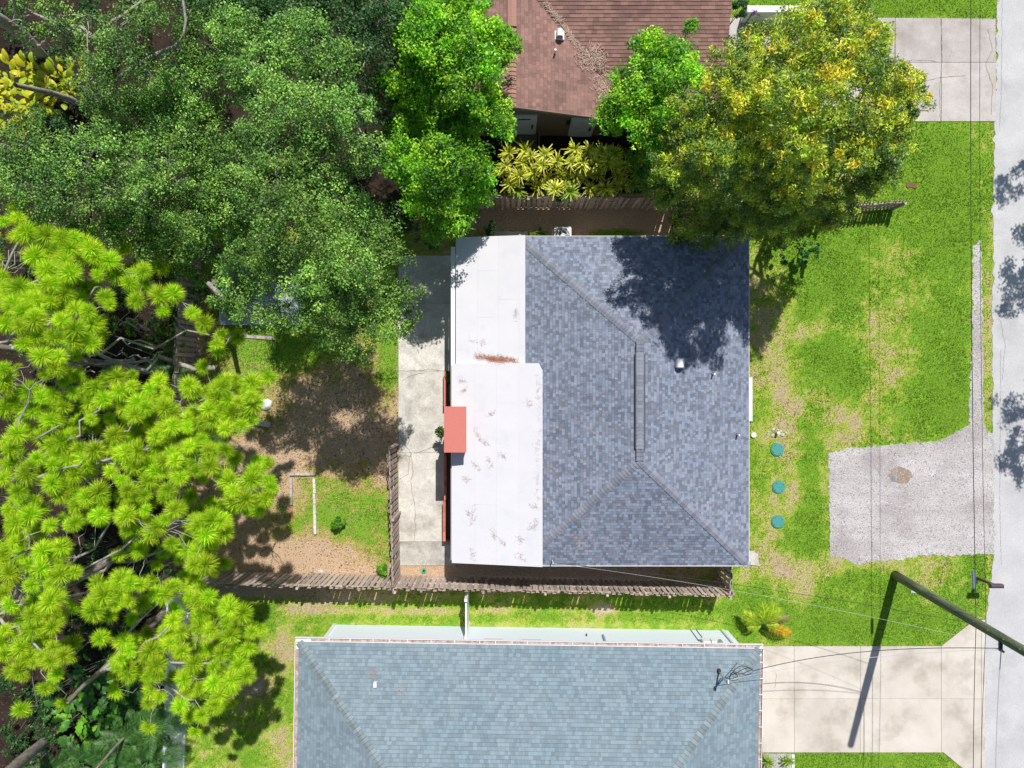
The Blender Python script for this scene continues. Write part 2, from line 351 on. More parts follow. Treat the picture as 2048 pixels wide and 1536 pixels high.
# ------------------------------------------------------------------ ROADS AND SLABS
def sheet(name, poly, z0, z1, m, parent=None, kind='structure'):
    o = MB().prism(poly, z0, z1).build(name, m, parent)
    if kind: tag(o, kind=kind)
    return o
def ccw(p):
    a = sum(p[i][0]*p[(i+1)%len(p)][1]-p[(i+1)%len(p)][0]*p[i][1] for i in range(len(p)))
    return p if a > 0 else p[::-1]
sheet('road', ccw(ragged(POLY['road'], .035, .2, 3, range(0, 10))), -.1, .012, M['asphalt'])
sheet('gravel_driveway', ccw(ragged(POLY['gravel'], .03, .09, 5)), -.1, .008, M['gravel'])
sheet('north_walk', ccw(ragged(G2([(985,462),(1055,462),(1055,500),(985,500)]), .02, .2, 5)), -.05, .03, M['old_concrete'])
# loose stones
def stones(n, name, poly, mat_, smin, smax, z=0.01, dens=None):
    xs_ = [p[0] for p in poly]; ys_ = [p[1] for p in poly]
    x = RNG.uniform(min(xs_), max(xs_), n); y = RNG.uniform(min(ys_), max(ys_), n); k = inpoly(x, y, poly)
    if dens is not None: k &= dens(x, y)
    x, y = x[k], y[k]; m = len(x); s = RNG.uniform(smin, smax, m)
    off = np.array([(-1,-1,0),(1,-1,0),(1,1,0),(-1,1,0),(0,0,.8)])
    a = RNG.uniform(0, 6.28, m); ca, sa = np.cos(a), np.sin(a)
    V = np.empty((m, 5, 3)); j = RNG.uniform(.5, 1.2, (m, 5, 1)); o = off[None]*j*s[:, None, None]
    V[..., 0] = x[:, None]+o[..., 0]*ca[:, None]-o[..., 1]*sa[:, None]; V[..., 1] = y[:, None]+o[..., 0]*sa[:, None]+o[..., 1]*ca[:, None]; V[..., 2] = z+o[..., 2]
    f = np.array([(0,1,4),(1,2,4),(2,3,4),(3,0,4)]); F = (f[None]+5*np.arange(m)[:, None, None]).reshape(-1, 3)
    return np_mesh(name, V.reshape(-1, 3), F, mat_)
M['gravel_stone'] = mat('gravel_stone', (.47,.44,.45), rough=.9, rand='island', rr=(.5,1.5))
tag(link('loose_gravel', stones(22000, 'loose_gravel', POLY['gravel'], M['gravel_stone'], .010, .024)), 'loose grey stones scattered over the gravel parking pad', 'gravel', kind='stuff')
M['litter'] = mat('leaf_litter', (.30,.19,.12), rough=.95, rand='island', rr=(.4,1.8))
M['shaded_litter'] = mat('shaded_leaf_litter', (.055,.038,.028), rough=.95, rand='island', rr=(.3,1.8))  # leaf litter colour darkened for the shade beneath the pines
by_poly = G2([(372,590),(797,590),(797,1180),(372,1180)])
tag(link('leaf_litter', stones(9000, 'leaf_litter', by_poly, M['litter'], .012, .03, 0.)), 'dry fallen leaves over the bare back yard', 'leaf litter', kind='stuff')
tag(link('understory_litter', stones(14000, 'understory_litter', [(-22,-17),(-13.9,-17),(-13.9,17),(-22,17)], M['shaded_litter'], .02, .045, 0.)), 'dead leaves on the shaded ground under the pines', 'leaf litter', kind='stuff')

def panels(name, label, clip, us, vs, m, z=.03, gap=.02, kind='structure'):
    base = sheet(name, ccw(clip), -.1, z-.022, M['joint']); 
    cl = ccw(clip)
    for i in range(len(us)-1):
        for j in range(len(vs)-1):
            x0, x1 = P(us[i],0)[0]+gap/2, P(us[i+1],0)[0]-gap/2; y1, y0 = P(0,vs[j])[1]-gap/2, P(0,vs[j+1])[1]+gap/2
            poly = [(x0,y0),(x1,y0),(x1,y1),(x0,y1)]
            # clip (Sutherland-Hodgman against convex-ish clip: keep poly side by side)
            sub = clip_poly(cl, poly)
            if len(sub) >= 3: MB().prism(ccw(sub), -.05, z).build('slab_panel', m, base)
    return base
def clip_poly(subject, clipper):
    """clip any subject polygon by convex clipper (ccw)"""
    out = subject
    clipper = ccw(clipper)
    for i in range(len(clipper)):
        a, b = clipper[i], clipper[(i+1) % len(clipper)]; inp = out; out = []
        if not inp: break
        side = lambda p: (b[0]-a[0])*(p[1]-a[1])-(b[1]-a[1])*(p[0]-a[0])
        for k in range(len(inp)):
            p, q = inp[k-1], inp[k]; sp, sq = side(p), side(q)
            if (sp >= 0) != (sq >= 0):
                t = sp/(sp-sq); out.append((p[0]+(q[0]-p[0])*t, p[1]+(q[1]-p[1])*t))
            if sq >= 0: out.append(q)
    return out
sd = panels('south_driveway', None, POLY['sdrive'], [1524,1588,1720,1882,1962,1972], [1236,1397,1545], M['concrete'], .03, .012)
nd = panels('north_driveway', None, POLY['ndrive'], [1640,1790,1882,1994], [30,125,245], M['pink_concrete'], .025)
pt = panels('patio_slab', None, POLY['patio'], [797,912], [511,608,742,905,1083,1131], M['old_concrete'], .03, .012)
for o in pt.children:
    if min(v.co.y for v in o.data.vertices) < P(0,1120)[1]+.1: o.data.materials[0] = M['grey_concrete']
panels('carport_slab', None, POLY['nslab'], [1440,1482,1600], [36,95], M['pink_concrete'], .025)
sheet('front_step', G2([(1470,842),(1503,842),(1503,755),(1470,755)]), -.05, .12, M['white_paint'])
sheet('corner_pad', ccw(ragged(G2([(1478,1132),(1520,1132),(1516,1108),(1505,1101),(1478,1101)]), .03, .2, 8)), -.05, .04, M['old_concrete'])
sheet('planting_bed', G2([(1526,1560),(1583,1560),(1583,1507),(1526,1507)]), -.05, .02, M['gravel'])
MB().prism(ccw(G2([(1583,1508),(1588,1508),(1588,1560),(1583,1560)])), 0, .06).build('bed_edging', M['white_paint'], bpy.data.objects['planting_bed'])
def ribbon(pts, wd, z, name, m, parent=None, seed=1):
    r = random.Random(seed); fine = []
    for i in range(len(pts)-1):
        a, b = Vector(pts[i]), Vector(pts[i+1]); k = max(1, int((b-a).length/.08))
        for j in range(k): fine.append(a+(b-a)*j/k+Vector((r.gauss(0,.012), r.gauss(0,.012))))
    fine.append(Vector(pts[-1])); vs = []; n = len(fine)
    for i, p in enumerate(fine):
        d = (fine[min(i+1,n-1)]-fine[max(i-1,0)]).normalized(); q = Vector((-d.y, d.x)); ww = wd*r.uniform(.4,1.2)/2
        vs += [(*(p+q*ww), z), (*(p-q*ww), z)]
    mb = MB().add(vs, [(2*i, 2*i+1, 2*i+3, 2*i+2) for i in range(n-1)])
    return mb.build(name, m, parent)
M['crack'] = mat('crack', (.30,.26,.21), rough=1, fine=.3)
for k, pl in enumerate([[(800,870),(810,890),(822,905),(818,930),(816,948),(800,958)],[(822,905),(824,920),(826,945),(822,960),(824,985),(830,1010),(831,1050),(829,1083)],
          [(825,908),(850,900),(880,888)],[(800,905),(812,893),(820,880),(816,870)],[(799,742),(840,741),(860,738),(886,742)],[(805,760),(820,752),(850,745)],[(800,925),(808,912),(822,912)]]):
    ribbon(G2(pl), .028, .0345, 'crack', M['crack'], pt, k)
for k, pl in enumerate([[(1884,125),(1882,60),(1880,38)],[(1882,140),(1878,180),(1880,243)],[(1765,120),(1800,122),(1850,121),(1880,125)],[(1840,166),(1880,155),(1930,152)],[(1790,40),(1788,120)],[(1975,60),(1984,100),(1970,130),(1984,170),(1982,230)]]):
    ribbon(G2(pl), .03, .03, 'crack', M['crack'], nd, 20+k)
for k, pl in enumerate([[(1552,1345),(1549,1375)],[(1990,60),(1988,180)],[(2001,300),(1999,900)],[(2003,950),(2005,1200)],[(1999,1330),(1992,1536)]][:1]):
    ribbon(G2(pl), .02, .035, 'crack', M['crack'], sd, 40+k)
# road surface seams
rd = bpy.data.objects['road']
for k, pl in enumerate([[(1992,640),(2000,640),(2010,690),(2004,760)],[(2004,0),(2002,200),(1998,260)],[(2001,700),(1999,1000),(2002,1130)]]):
    ribbon(G2(pl), .02, .0165, 'crack', mat('road_crack', (.30,.30,.31), rough=1), rd, 60+k)
# tyre stains (brown mud on gravel)
tag(MB().prism(ccw(ragged(G2([(1777,950),(1785,938),(1805,935),(1822,943),(1826,955),(1815,966),(1795,967),(1782,962)]), .05, .1, 9)), .0, .0125).build('mud_patch', M['stain']), 'brown muddy patch around the small blue cover on the gravel', 'mud patch', kind='stuff')

# ------------------------------------------------------------------ SHINGLED SLOPES
def slope_frame(poly):
    """first edge poly[0]->poly[1] is the eave (ccw seen from above)"""
    p = [Vector(q) for q in poly]; o = p[0]; s = (p[1]-p[0]).normalized()
    n = None
    for q in p[2:]:
        c = s.cross(q-o)
        if c.length > .05: n = c.normalized(); break
    if n.z < 0: n = -n
    t = n.cross(s).normalized()
    return o, s, t, n, [((q-o).dot(s), (q-o).dot(t)) for q in p]
def xrange(p2, t):
    xs_ = []
    m = len(p2)
    for i in range(m):
        (x0,y0),(x1,y1) = p2[i], p2[(i+1)%m]
        if (y0-t)*(y1-t) <= 0 and abs(y1-y0) > 1e-9: xs_.append(x0+(x1-x0)*(t-y0)/(y1-y0))
    return (min(xs_), max(xs_)) if len(xs_) >= 2 else None
def shingles(poly, expo=.117, tab=(.07,.16), hmax=.009, hmin=.002, seed=0, lift=.002, regular=False):
    o, s, t, n, p2 = slope_frame(poly); r = np.random.default_rng(seed)
    s_, t_, n_, o_ = (np.array(a) for a in (s, t, n, o))
    T = max(q[1] for q in p2); V = []; rows = int(T/expo)
    for k in range(rows+1):
        ta, tb = k*expo, min((k+1)*expo-.007, T-1e-4)  # gap bares dark felt to draw the shadow line of each course
        if tb <= ta+.01: continue
        a, b = xrange(p2, ta+1e-4), xrange(p2, tb)
        if a is None or b is None: continue
        x0, x1 = min(a[0], b[0]), max(a[1], b[1]); x = x0-r.uniform(0, .2)
        m = int((x1-x)/(sum(tab)/2)*1.5)+5
        wds = np.full(m, tab[1]) if regular else r.uniform(tab[0], tab[1], m)
        if regular: x = x0-(k % 2)*tab[1]/2
        cut = x+np.concatenate([[0], np.cumsum(wds)])
        l, rr_ = cut[:-1], cut[1:]; sel = (rr_ > x0) & (l < x1); l, rr_ = l[sel], rr_[sel]; q = len(l)
        if not q: continue
        g = .0012
        h = np.where(r.random(q) < .5, hmax, hmin)*r.uniform(.8, 1.2, q)
        la, ra = np.clip(l+g, a[0], a[1]), np.clip(rr_-g, a[0], a[1]); lb, rb = np.clip(l+g, b[0], b[1]), np.clip(rr_-g, b[0], b[1])
        ok = (ra-la > .01) | (rb-lb > .01); la, ra, lb, rb, h = la[ok], ra[ok], lb[ok], rb[ok], h[ok]; q = len(la)
        def pt_(x, tt, z): return o_+np.outer(x, s_)+np.outer(np.full(q, tt), t_)+np.outer(z, n_)
        z0 = np.full(q, 0.); lz = np.full(q, lift)
        V.append(np.stack([pt_(la,ta,z0), pt_(ra,ta,z0), pt_(rb,tb,z0), pt_(lb,tb,z0), pt_(la,ta,h+lz), pt_(ra,ta,h+lz), pt_(rb,tb,lz*.5), pt_(lb,tb,lz*.5)], 1))
    V = np.concatenate(V); m = len(V)
    f = np.array([(4,5,6,7),(0,1,5,4),(1,2,6,5),(3,0,4,7)])
    return V.reshape(-1, 3), (f[None]+8*np.arange(m)[:, None, None]).reshape(-1, 4)
def shingle_part(slopes, parent, m, name='shingles', **kw):
    Vs, Fs, n = [], [], 0
    for k, pl in enumerate(slopes):
        V, F = shingles(pl, seed=k+17, **kw); Vs.append(V); Fs.append(F+n); n += len(V)
    o = pobj(name, np_mesh(name, np.concatenate(Vs), np.concatenate(Fs), m), parent); tag(o, kind='stuff'); return o
def deck(slopes, parent, m, th=.06, name='roof_deck'):
    mb = MB()
    for pl in slopes:
        o, s, t, n, p2 = slope_frame(pl); k = len(pl)
        mb.add([Vector(q)+n*-.001 for q in pl]+[Vector(q)-Vector((0,0,th)) for q in pl], [tuple(range(k)), tuple(range(2*k-1,k-1,-1))]+[(i,k+i,k+(i+1)%k,(i+1)%k) for i in range(k)])
    return mb.build(name, m, parent)
def cap_row(a, b, n1, n2, parent, m, wd=.15, step=.13, name='ridge_cap', h=.022, long=None):
    """bent cap shingles from a (low) to b (high), n1,n2 = normals of the slopes either side"""
    a, b = Vector(a), Vector(b); d = (b-a).normalized(); L = (b-a).length
    N = int(L/step); s1 = n1.cross(d).normalized(); s2 = n2.cross(d).normalized()
    # s1 should point down slope 1, s2 down slope 2
    def down(sv): return sv if sv.z < 0 else -sv
    up = (n1+n2).normalized()
    if s1.dot(n1.cross(up)) : pass
    side = d.cross(Vector((0,0,1))).normalized()
    v1 = (side-n1*side.dot(n1)); v1 = (v1-d*v1.dot(d)).normalized(); v2 = (-side-n2*(-side).dot(n2)); v2 = (v2-d*v2.dot(d)).normalized()
    th = .02; ext = step-.012
    vs = []
    for (x, hh) in ((0., h), (ext, .002)):
        for off in (v1*wd+n1*hh, up*(hh+.004), v2*wd+n2*hh): vs.append(d*x+off)
    for off in (v1*wd, up*0, v2*wd): vs.append(off)
    fs = [(0,1,4,3),(1,2,5,4),(6,7,1,0),(7,8,2,1)]
    # make sure they face up
    me = bpy.data.meshes.new(name); 
    def fix(f):
        p = [vs[i] for i in f]; nn = (p[1]-p[0]).cross(p[2]-p[0]); return f if nn.dot(up) > 0 else f[::-1]
    me.from_pydata([tuple(v) for v in vs], [], [fix(fs[0]), fix(fs[1]), fs[2], fs[3]]); me.update(); me.materials.append(m)
    W0 = W[parent.name]
    b2 = [p+off for p in (a, b) for off in (v1*(wd-.004)+up*.012, up*.016, v2*(wd-.004)+up*.012)]
    MB().add(b2, [(0,1,4,3),(1,2,5,4)]).build('cap_shadow_strip', M['felt'], parent)  # dark strip showing between caps, stands in for their shadow lines
    for i in range(N+1):
        x = min(i*step, L-step); q = a+d*x
        o = bpy.data.objects.new(name, me); C.objects.link(o); o.parent = parent; o.location = q-W0+up*.014
def nrm(poly): return slope_frame(poly)[3]
def walls(rect, z0, z1, m, parent, name='wall', th=.15):
    x0, x1, y0, y1 = rect
    for b in ((x0,x1,y0,y0+th),(x0,x1,y1-th,y1),(x0,x0+th,y0+th,y1-th),(x1-th,x1,y0+th,y1-th)):
        MB().box(*b, z0, z1).build(name, m, parent)

# ------------------------------------------------------------------ MAIN HOUSE
hs = thing('hip_roofed_house', 'house with dark blue grey shingled hip roof and flat white porch roof in the middle', 'house', (4.5, -.6, 0))
ZE, ZR = 2.9, 4.37
NW, NE, SE_, SW = (.2, 5.63, ZE), (9.03, 5.63, ZE), (9.03, -6.93, ZE), (.2, -6.93, ZE)
AN, AS = (4.615, 1.55, ZR), (4.615, -2.78, ZR)
sl_main = [[NE, NW, AN], [SE_, NE, AN, AS], [SW, SE_, AS], [NW, SW, AS, AN]]
deck(sl_main, hs, M['felt']); shingle_part(sl_main, hs, M['shingle'])
nN, nE, nS, nW = (nrm(p) for p in sl_main)
up = Vector((0,0,1))
cap_row(NW, AN, nW, nN, hs, M['cap']); cap_row(NE, AN, nN, nE, hs, M['cap']); cap_row(SE_, AS, nE, nS, hs, M['cap']); cap_row(SW, AS, nS, nW, hs, M['cap'])
# fix side order problem: helper decides sides itself
cap_row(AN, AS, nE, nW, hs, M['cap'])
# raised ridge vent under its own caps
MB().box(4.615-.19, 4.615+.19, P(0,898,4.4)[1], P(0,708,4.4)[1], 4.28, 4.405).build('ridge_vent', M['dark_metal'], hs)
yy = P(0,898,4.43)[1]
vm = MB().prism([(-.15,0),(0,0),(.15,0),(.15,.16),(0,.16),(-.15,.16)], [0]*6, [.022,.05,.022,.008,.036,.008]).mesh('vent_cap', M['cap'])
k = 0
while yy+k*.133 < P(0,710,4.43)[1]:
    link('vent_cap', vm, hs, Vector((4.615, yy+k*.133, 4.407))-W[hs.name]); k += 1
# fascia and walls
walls((.7, 8.6, -6.5, 5.2), 0, 2.84, M['grey_wall'], hs)
for b in ((.2,9.03,5.63,5.65),(-.0+.2,9.03,-6.95,-6.93),(9.03,9.05,-6.95,5.65)):
    MB().box(*b, 2.76, 2.93).build('fascia', M['white_paint'], hs)
# flat porch roofs made of rolled strips
def flat_strips(x0, x1, y0, y1, z0, z1, xcuts, crosses, chamfer=None):
    zf = lambda x: z0+(z1-z0)*(x-x0)/(x1-x0)
    cuts = [x0]+xcuts+[x1]
    for a, b in zip(cuts[:-1], cuts[1:]):
        g0 = .004 if a > x0 else 0
        ysp = [y0]+sorted([c[1] for c in crosses if abs(c[0]-a) < .02])+[y1]
        for ya, yb in zip(ysp[:-1], ysp[1:]):
            p = [(a+g0,ya+(.004 if ya > y0 else 0)),(b,ya+(.004 if ya > y0 else 0)),(b,yb),(a+g0,yb)]
            if chamfer and b == x1 and yb == y1: p = p[:2]+[(b,yb-chamfer*1.9),(b-chamfer,yb),(a+g0,yb)]
            MB().prism(p, [zf(q[0])-.02 for q in p], [zf(q[0])+.022 for q in p]).build('roofing_strip', M['white_roof'], hs)
    p = [(x0+.01,y0+.01),(x1-.02,y0+.01),(x1-.02,y1-.01),(x0+.01,y1-.01)]
    if chamfer: p = p[:2]+[(x1-.02,y1-.01-chamfer*1.9),(x1-.02-chamfer,y1-.01),(x0+.01,y1-.01)]
    MB().prism(p, [zf(q[0])-.12 for q in p], [zf(q[0])+.016 for q in p]).build('porch_roof_deck', M['seam'], hs)
def px(u, z): return P(u,0,z)[0]
def py(v, z): return P(0,v,z)[1]
flat_strips(px(905,2.72), px(1085,3.3), py(1128,2.9), py(727,2.9), 2.72, 3.33, [px(950,2.83), px(993,2.96), px(1037,3.1)], [(px(993,2.96), py(806,3)), (px(950,2.83), py(1010,3))], chamfer=.14)
flat_strips(px(913,2.62), px(1050.5,3.0), py(727,2.8)-.3, py(473,2.8), 2.62, 3.04, [px(955,2.72), px(997,2.84), px(1038,2.96)], [(px(955,2.72), py(541,2.8)), (px(997,2.84), py(600,2.8)), (px(955,2.72), py(635,2.8))])
# drip edge, porch
MB().box(px(905,2.72)-.02, px(905,2.72)-.002, py(1128,2.9), py(727,2.9), 2.62, 2.75).build('drip_edge', M['white_metal'], hs)
MB().box(px(913,2.62)-.02, px(913,2.62)-.002, py(727,2.8), py(473,2.8), 2.52, 2.65).build('drip_edge', M['white_metal'], hs)
MB().box(-2.78, .7, -6.55, py(742,.1), -.05, .12).build('porch_floor', M['porch_floor'], hs)
for y in (-6.7, -3.6, -.6, 2.4, 5.0): MB().box(-2.35, -2.22, y, y+.13, .12, 2.5).build('porch_post', M['white_paint'], hs)
MB().box(-2.36, -2.2, -6.8, 5.3, 2.48, 2.58).build('porch_beam', M['white_paint'], hs)
# low brick wall along porch
def knee(u0, u1, v0, v1, z, brick=True):
    x0, x1, y1, y0 = P(u0,0,z)[0], P(u1,0,z)[0], P(0,v0,z)[1], P(0,v1,z)[1]
    MB().box(x0+.01, x1-.01, y0+.01, y1-.01, 0, z-.012).build('knee_wall', M['mortar'], hs)
    if x1-x0 < .2:
        L = .205; n = int((y1-y0)/L); me = MB().box(0, x1-x0, .005, L-.005, 0, .06).mesh('brick', M['brick'])
        for k in range(n): link('brick', me, hs, Vector((x0, y0+k*L, z-.06+random.uniform(-.002,.002)))-W[hs.name])
knee(885.5, 891.5, 1001, 1083, .5); knee(888, 893, 905, 1001, .5)
MB().box(px(888,.5), px(893,.5), py(813,.5), py(905,.5), 0, .48).build('knee_wall', M['red_paint'], hs) if False else None
o = MB().box(px(887,.45), px(905,.45), py(1083,.5), py(1080,.5), 0, .45).build('knee_wall', M['mortar'], hs)
# red planter wall, chimney
MB().box(px(887.5,.5), px(893,.5), py(813,.5), py(743,.5), 0, .5).build('planter_wall', M['red_paint'], hs)
MB().box(px(893,.42), px(900,.42), py(813,.42), py(746,.42), 0, .40).build('planter_bed', M['soil_brown'], hs)
Z = 3.67
x0, x1, y0, y1 = px(888,Z), px(932.5,Z), py(905,Z), py(813,Z)
MB().box(x0+.06, x1-.05, y0+.05, y1-.05, 0, Z-.06).build('chimney_stack', M['brick'], hs)
MB().box(x0, x1, y0, y1, Z-.06, Z).build('chimney_cap', M['red_paint'], hs)
# roof vents
def hood(u, v, z, parent, m=M['white_metal'], s=1.):
    x, y, _ = P(u, v, z); mb = MB(); n = 10; W_ = .13*s
    for k in range(n):   # half barrel, open to the south
        a0, a1 = math.pi*k/n, math.pi*(k+1)/n
        q = [(x-W_*math.cos(a), z+.26*s*math.sin(a)**.6) for a in (a0, a1)]
        mb.add([(q[0][0],y-.13*s,q[0][1]),(q[1][0],y-.13*s,q[1][1]),(q[1][0],y+.13*s,q[1][1]),(q[0][0],y+.13*s,q[0][1])], [(0,1,2,3)])
    mb.add([(x-W_*math.cos(math.pi*k/n), y+.13*s, z+.26*s*math.sin(math.pi*k/n)**.6) for k in range(n+1)], [tuple(range(n+1))])
    h = mb.build('roof_vent', m, parent); MB().box(x-.17*s, x+.17*s, y-.16*s, y+.16*s, z-.09, z+.0).build('flashing', m, h)
    return h
def zroof(u, v):  # height on east slope of main roof
    z = 3.6
    for _ in range(5): x = P(u,0,z)[0]; z = ZE+(9.03-x)*(ZR-ZE)/(9.03-4.615)
    return z
hood(1358, 727, zroof(1358,727)+.03, hs, s=1.15)
for (u, v) in ((1425,748),(1474,869)):
    z = zroof(u,v); x, y, _ = P(u,v,z); p = MB().cyl(x,y,z-.1,z+.3,.035,10).build('vent_pipe', M['white_metal'], hs); MB().cyl(x,y,z-.04,z+.03,.09,12,.05).build('flashing', M['dark_metal'], p)
# cable bracket on the south edge
z = 3.15; x, y, _ = P(1105,1122,z)
b = MB().tube([(x,y,z-.1),(x,y,z+.35)], .02, 8).build('cable_mast', M['white_metal'], hs); MB().tube([(x,y,z+.3),(x+.14,y-.1,z+.05)], .015, 6).build('brace', M['white_metal'], b)
# gutter downspout at the front
ds = MB().tube([(px(1496,2.7), py(868,2.7), 2.75),(9.0,py(868,2.6),2.4),(8.85,py(868,2.),1.9),(8.85,py(868,1.),.3),(9.15,py(869,.3),.12),(9.6,py(869,.3),.06)], .04, 8).build('downspout', M['white_metal'], hs)
MB().cyl(px(1508,.1), py(870,.1), 0, .09, .11, 16).build('splash_basin', M['white_metal'], hs)
MB().box(8.6, 8.62, -.9, .1, 0, 2.1).build('front_door', M['red_paint'], hs)
for yw in (3.2, -4.6): 
    f = MB().box(8.6, 8.63, yw, yw+1.5, .9, 2.2).build('window', M['white_paint'], hs); MB().box(8.631, 8.64, yw+.06, yw+1.44, .96, 2.14).build('pane', M['glass'], f)
f = MB().box(.66, .7, -5.2, -3.4, .1, 2.2).build('patio_door', M['white_paint'], hs); MB().box(.655, .66, -5.1, -3.5, .2, 2.1).build('pane', M['glass'], f)
# debris on the roofs
def needles(name, n, fn, m, label, L=(.08,.2), wd=.006, cat='pine needles'):
    pts = [fn() for _ in range(n)]; c = np.array(pts); a = RNG.uniform(0, 6.28, n)
    l = RNG.uniform(*L, n); d = np.stack([np.cos(a), np.sin(a), RNG.normal(0, .18, n)], 1); b = np.stack([-np.sin(a), np.cos(a), np.zeros(n)], 1)
    V, F = cards(c, unit(d), b, l, np.full(n, wd)); o = link(name, np_mesh(name, V, F, m)); return tag(o, label, cat, kind='stuff')
def needles_path(name, strokes, m, label, per=26, spread=.05, **kw):
    allp = []
    for st in strokes:
        (u0,v0),(u1,v1),zf = st[0], st[1], st[2]
        for _ in range(per):
            t = random.random(); bow = math.sin(t*3.14)*st[3] if len(st) > 3 else 0
            u = u0+(u1-u0)*t+random.gauss(0, 3)+bow; v = v0+(v1-v0)*t+random.gauss(0, 3)
            allp.append(P(u, v, zf(u, v)+.012))
    it = iter(allp); return needles(name, len(allp), lambda: next(it), m, label, **kw)
def zflat(u, v):
    z = 3.
    for _ in range(4):
        x = P(u,0,z)[0]
        if v > 727: a, b, c, d = px(905,2.72), px(1085,3.3), 2.72, 3.33
        else: a, b, c, d = px(913,2.62), px(1050.5,3.0), 2.62, 3.04
        z = c+(d-c)*(x-a)/(b-a)+.022
    return z
def zmain(u, v):
    z = 3.4
    for _ in range(5):
        x, y, _z = P(u, v, z)
        z = ZE+min((9.03-x)/4.415, (x-.2)/4.415, (5.63-y)/4.08, (y+6.93)/4.15)*(ZR-ZE)+.02
    return z
needles_path('needle_heap', [((968,716),(1030,722),zflat),((950,712),(990,717),zflat),((990,715),(1036,722),zflat),((975,718),(1010,722),zflat)], M['straw'], 'long heap of rust brown pine needles on the white roof step', per=170, spread=.02, L=(.1,.3), wd=.006)
hp = bpy.data.objects['needle_heap']
st = [((920,755),(930,765),zflat),((925,785),(932,775),zflat),((975,828),(990,823),zflat),((950,860),(962,880),zflat),((962,880),(978,888),zflat,),((1052,800),(1062,812),zflat),((1078,745),(1076,800),zflat),((1078,800),(1079,900),zflat),((1072,880),(1078,935),zflat),((945,925),(960,940),zflat),((975,915),(985,935),zflat),((1000,905),(1010,918),zflat),
      ((925,960),(945,958),zflat),((935,1020),(950,1040),zflat),((950,1010),(942,1052),zflat),((1075,950),(1076,1000),zflat),((1060,1010),(1078,1015),zflat),((1030,1075),(1045,1082),zflat),((1070,1040),(1074,1060),zflat),((1030,1105),(1050,1120),zflat),((945,1100),(948,1120),zflat),((985,1060),(990,1080),zflat),((1065,1045),(1060,1060),zflat),((1000,1080),(1010,1090),zflat),((940,680),(970,690),zflat),((1030,620),(1035,640),zflat)]
needles_path('scattered_needles', st, mat('grey_straw', (.30,.20,.17), rough=.95, rand='island', rr=(.6,1.5)), 'thin wisps of pine needles scattered on the white porch roof', per=26, L=(.1,.3), wd=.005)
st = [((random.uniform(1090,1260),random.uniform(780,1120)),)*2+(zmain,) for _ in range(70)]+[((random.uniform(1100,1400),random.uniform(1040,1120)),)*2+(zmain,) for _ in range(40)]+[((random.uniform(1320,1490),random.uniform(780,1050)),)*2+(zmain,) for _ in range(12)]
needles_path('roof_needles', st, M['pale_straw'], 'sparse pale pine needles on the dark shingles near the porch roof', per=6, L=(.10,.28), wd=.005)

# ------------------------------------------------------------------ SOUTH NEIGHBOUR
sh = thing('green_roofed_house', 'pale blue house with grey green shingled roof and white gutters at the bottom', 'house', (.5, -14, 0))
ZE2 = 2.75
a = P(598,1284,ZE2); b = P(1519,1298,ZE2)
rot = math.atan2(b[1]-a[1], b[0]-a[0]); Wd2 = math.hypot(b[0]-a[0], b[1]-a[1])
RM = Matrix.Rotation(rot, 3, 'Z'); B0 = Vector(a)
def L2(x, y, z=0.): q = RM@Vector((x, y, 0)); return (B0.x+q.x, B0.y+q.y, z)
D2, rise2 = 6.3, .28; zr2 = ZE2+D2*rise2; run = D2*rise2/.335
s_n = [L2(Wd2,0,ZE2), L2(0,0,ZE2), L2(run,-D2,zr2), L2(Wd2-run,-D2,zr2)]
s_w = [L2(0,0,ZE2), L2(0,-2*D2,ZE2), L2(run,-D2,zr2)]
s_e = [L2(Wd2,-2*D2,ZE2), L2(Wd2,0,ZE2), L2(Wd2-run,-D2,zr2)]
s_s = [L2(0,-2*D2,ZE2), L2(Wd2,-2*D2,ZE2), L2(Wd2-run,-D2,zr2), L2(run,-D2,zr2)]
deck([s_n,s_w,s_e,s_s], sh, M['felt']); shingle_part([s_n,s_w,s_e,s_s], sh, M['shingle_green'], expo=.142, tab=(.08,.19), hmax=.006)
cap_row(s_n[1], s_n[2], nrm(s_w), nrm(s_n), sh, M['cap_green'], wd=.16, step=.16, h=.008); cap_row(s_n[0], s_n[3], nrm(s_n), nrm(s_e), sh, M['cap_green'], wd=.16, step=.16, h=.008)
cap_row(s_n[2], s_n[3], nrm(s_n), nrm(s_s), sh, M['cap_green'], wd=.16, step=.16)
# walls
def obar(name, m, parent, x0, x1, y0, y1, z0, z1):
    p = [L2(x0,y0)[:2], L2(x1,y0)[:2], L2(x1,y1)[:2], L2(x0,y1)[:2]]; return MB().prism(p, z0, z1).build(name, m, parent)
wy = (py(1226, 0)-a[1])  # wall foot, relative to eave
wx0 = px(669,0)-a[0]; wx1 = px(1456,0)-a[0]
wy = -.22+.0
yw = -0.0
# measured: wall foot lies south of the eave line seen from above
gy = py(1227,0)  # world y of the wall foot at the west corner
wyo = gy-a[1]
wyo = min(wyo, -.25)
wall_y = wyo
obar('wall', M['blue_wall'], sh, wx0, wx1, wall_y-.15, wall_y, 0, 2.72)
obar('wall', M['blue_wall'], sh, wx0, wx0+.15, -2*D2+.5, wall_y-.15, 0, 2.72); obar('wall', M['blue_wall'], sh, wx1-.15, wx1, -2*D2+.5, wall_y-.15, 0, 2.72)
# corner boards / downspouts
obar('downspout', M['white_metal'], sh, wx0-.02, wx0+.07, wall_y+.002, wall_y+.08, .1, 2.72); obar('downspout', M['white_metal'], sh, wx1-.32, wx1-.22, wall_y+.002, wall_y+.1, .15, 2.72)
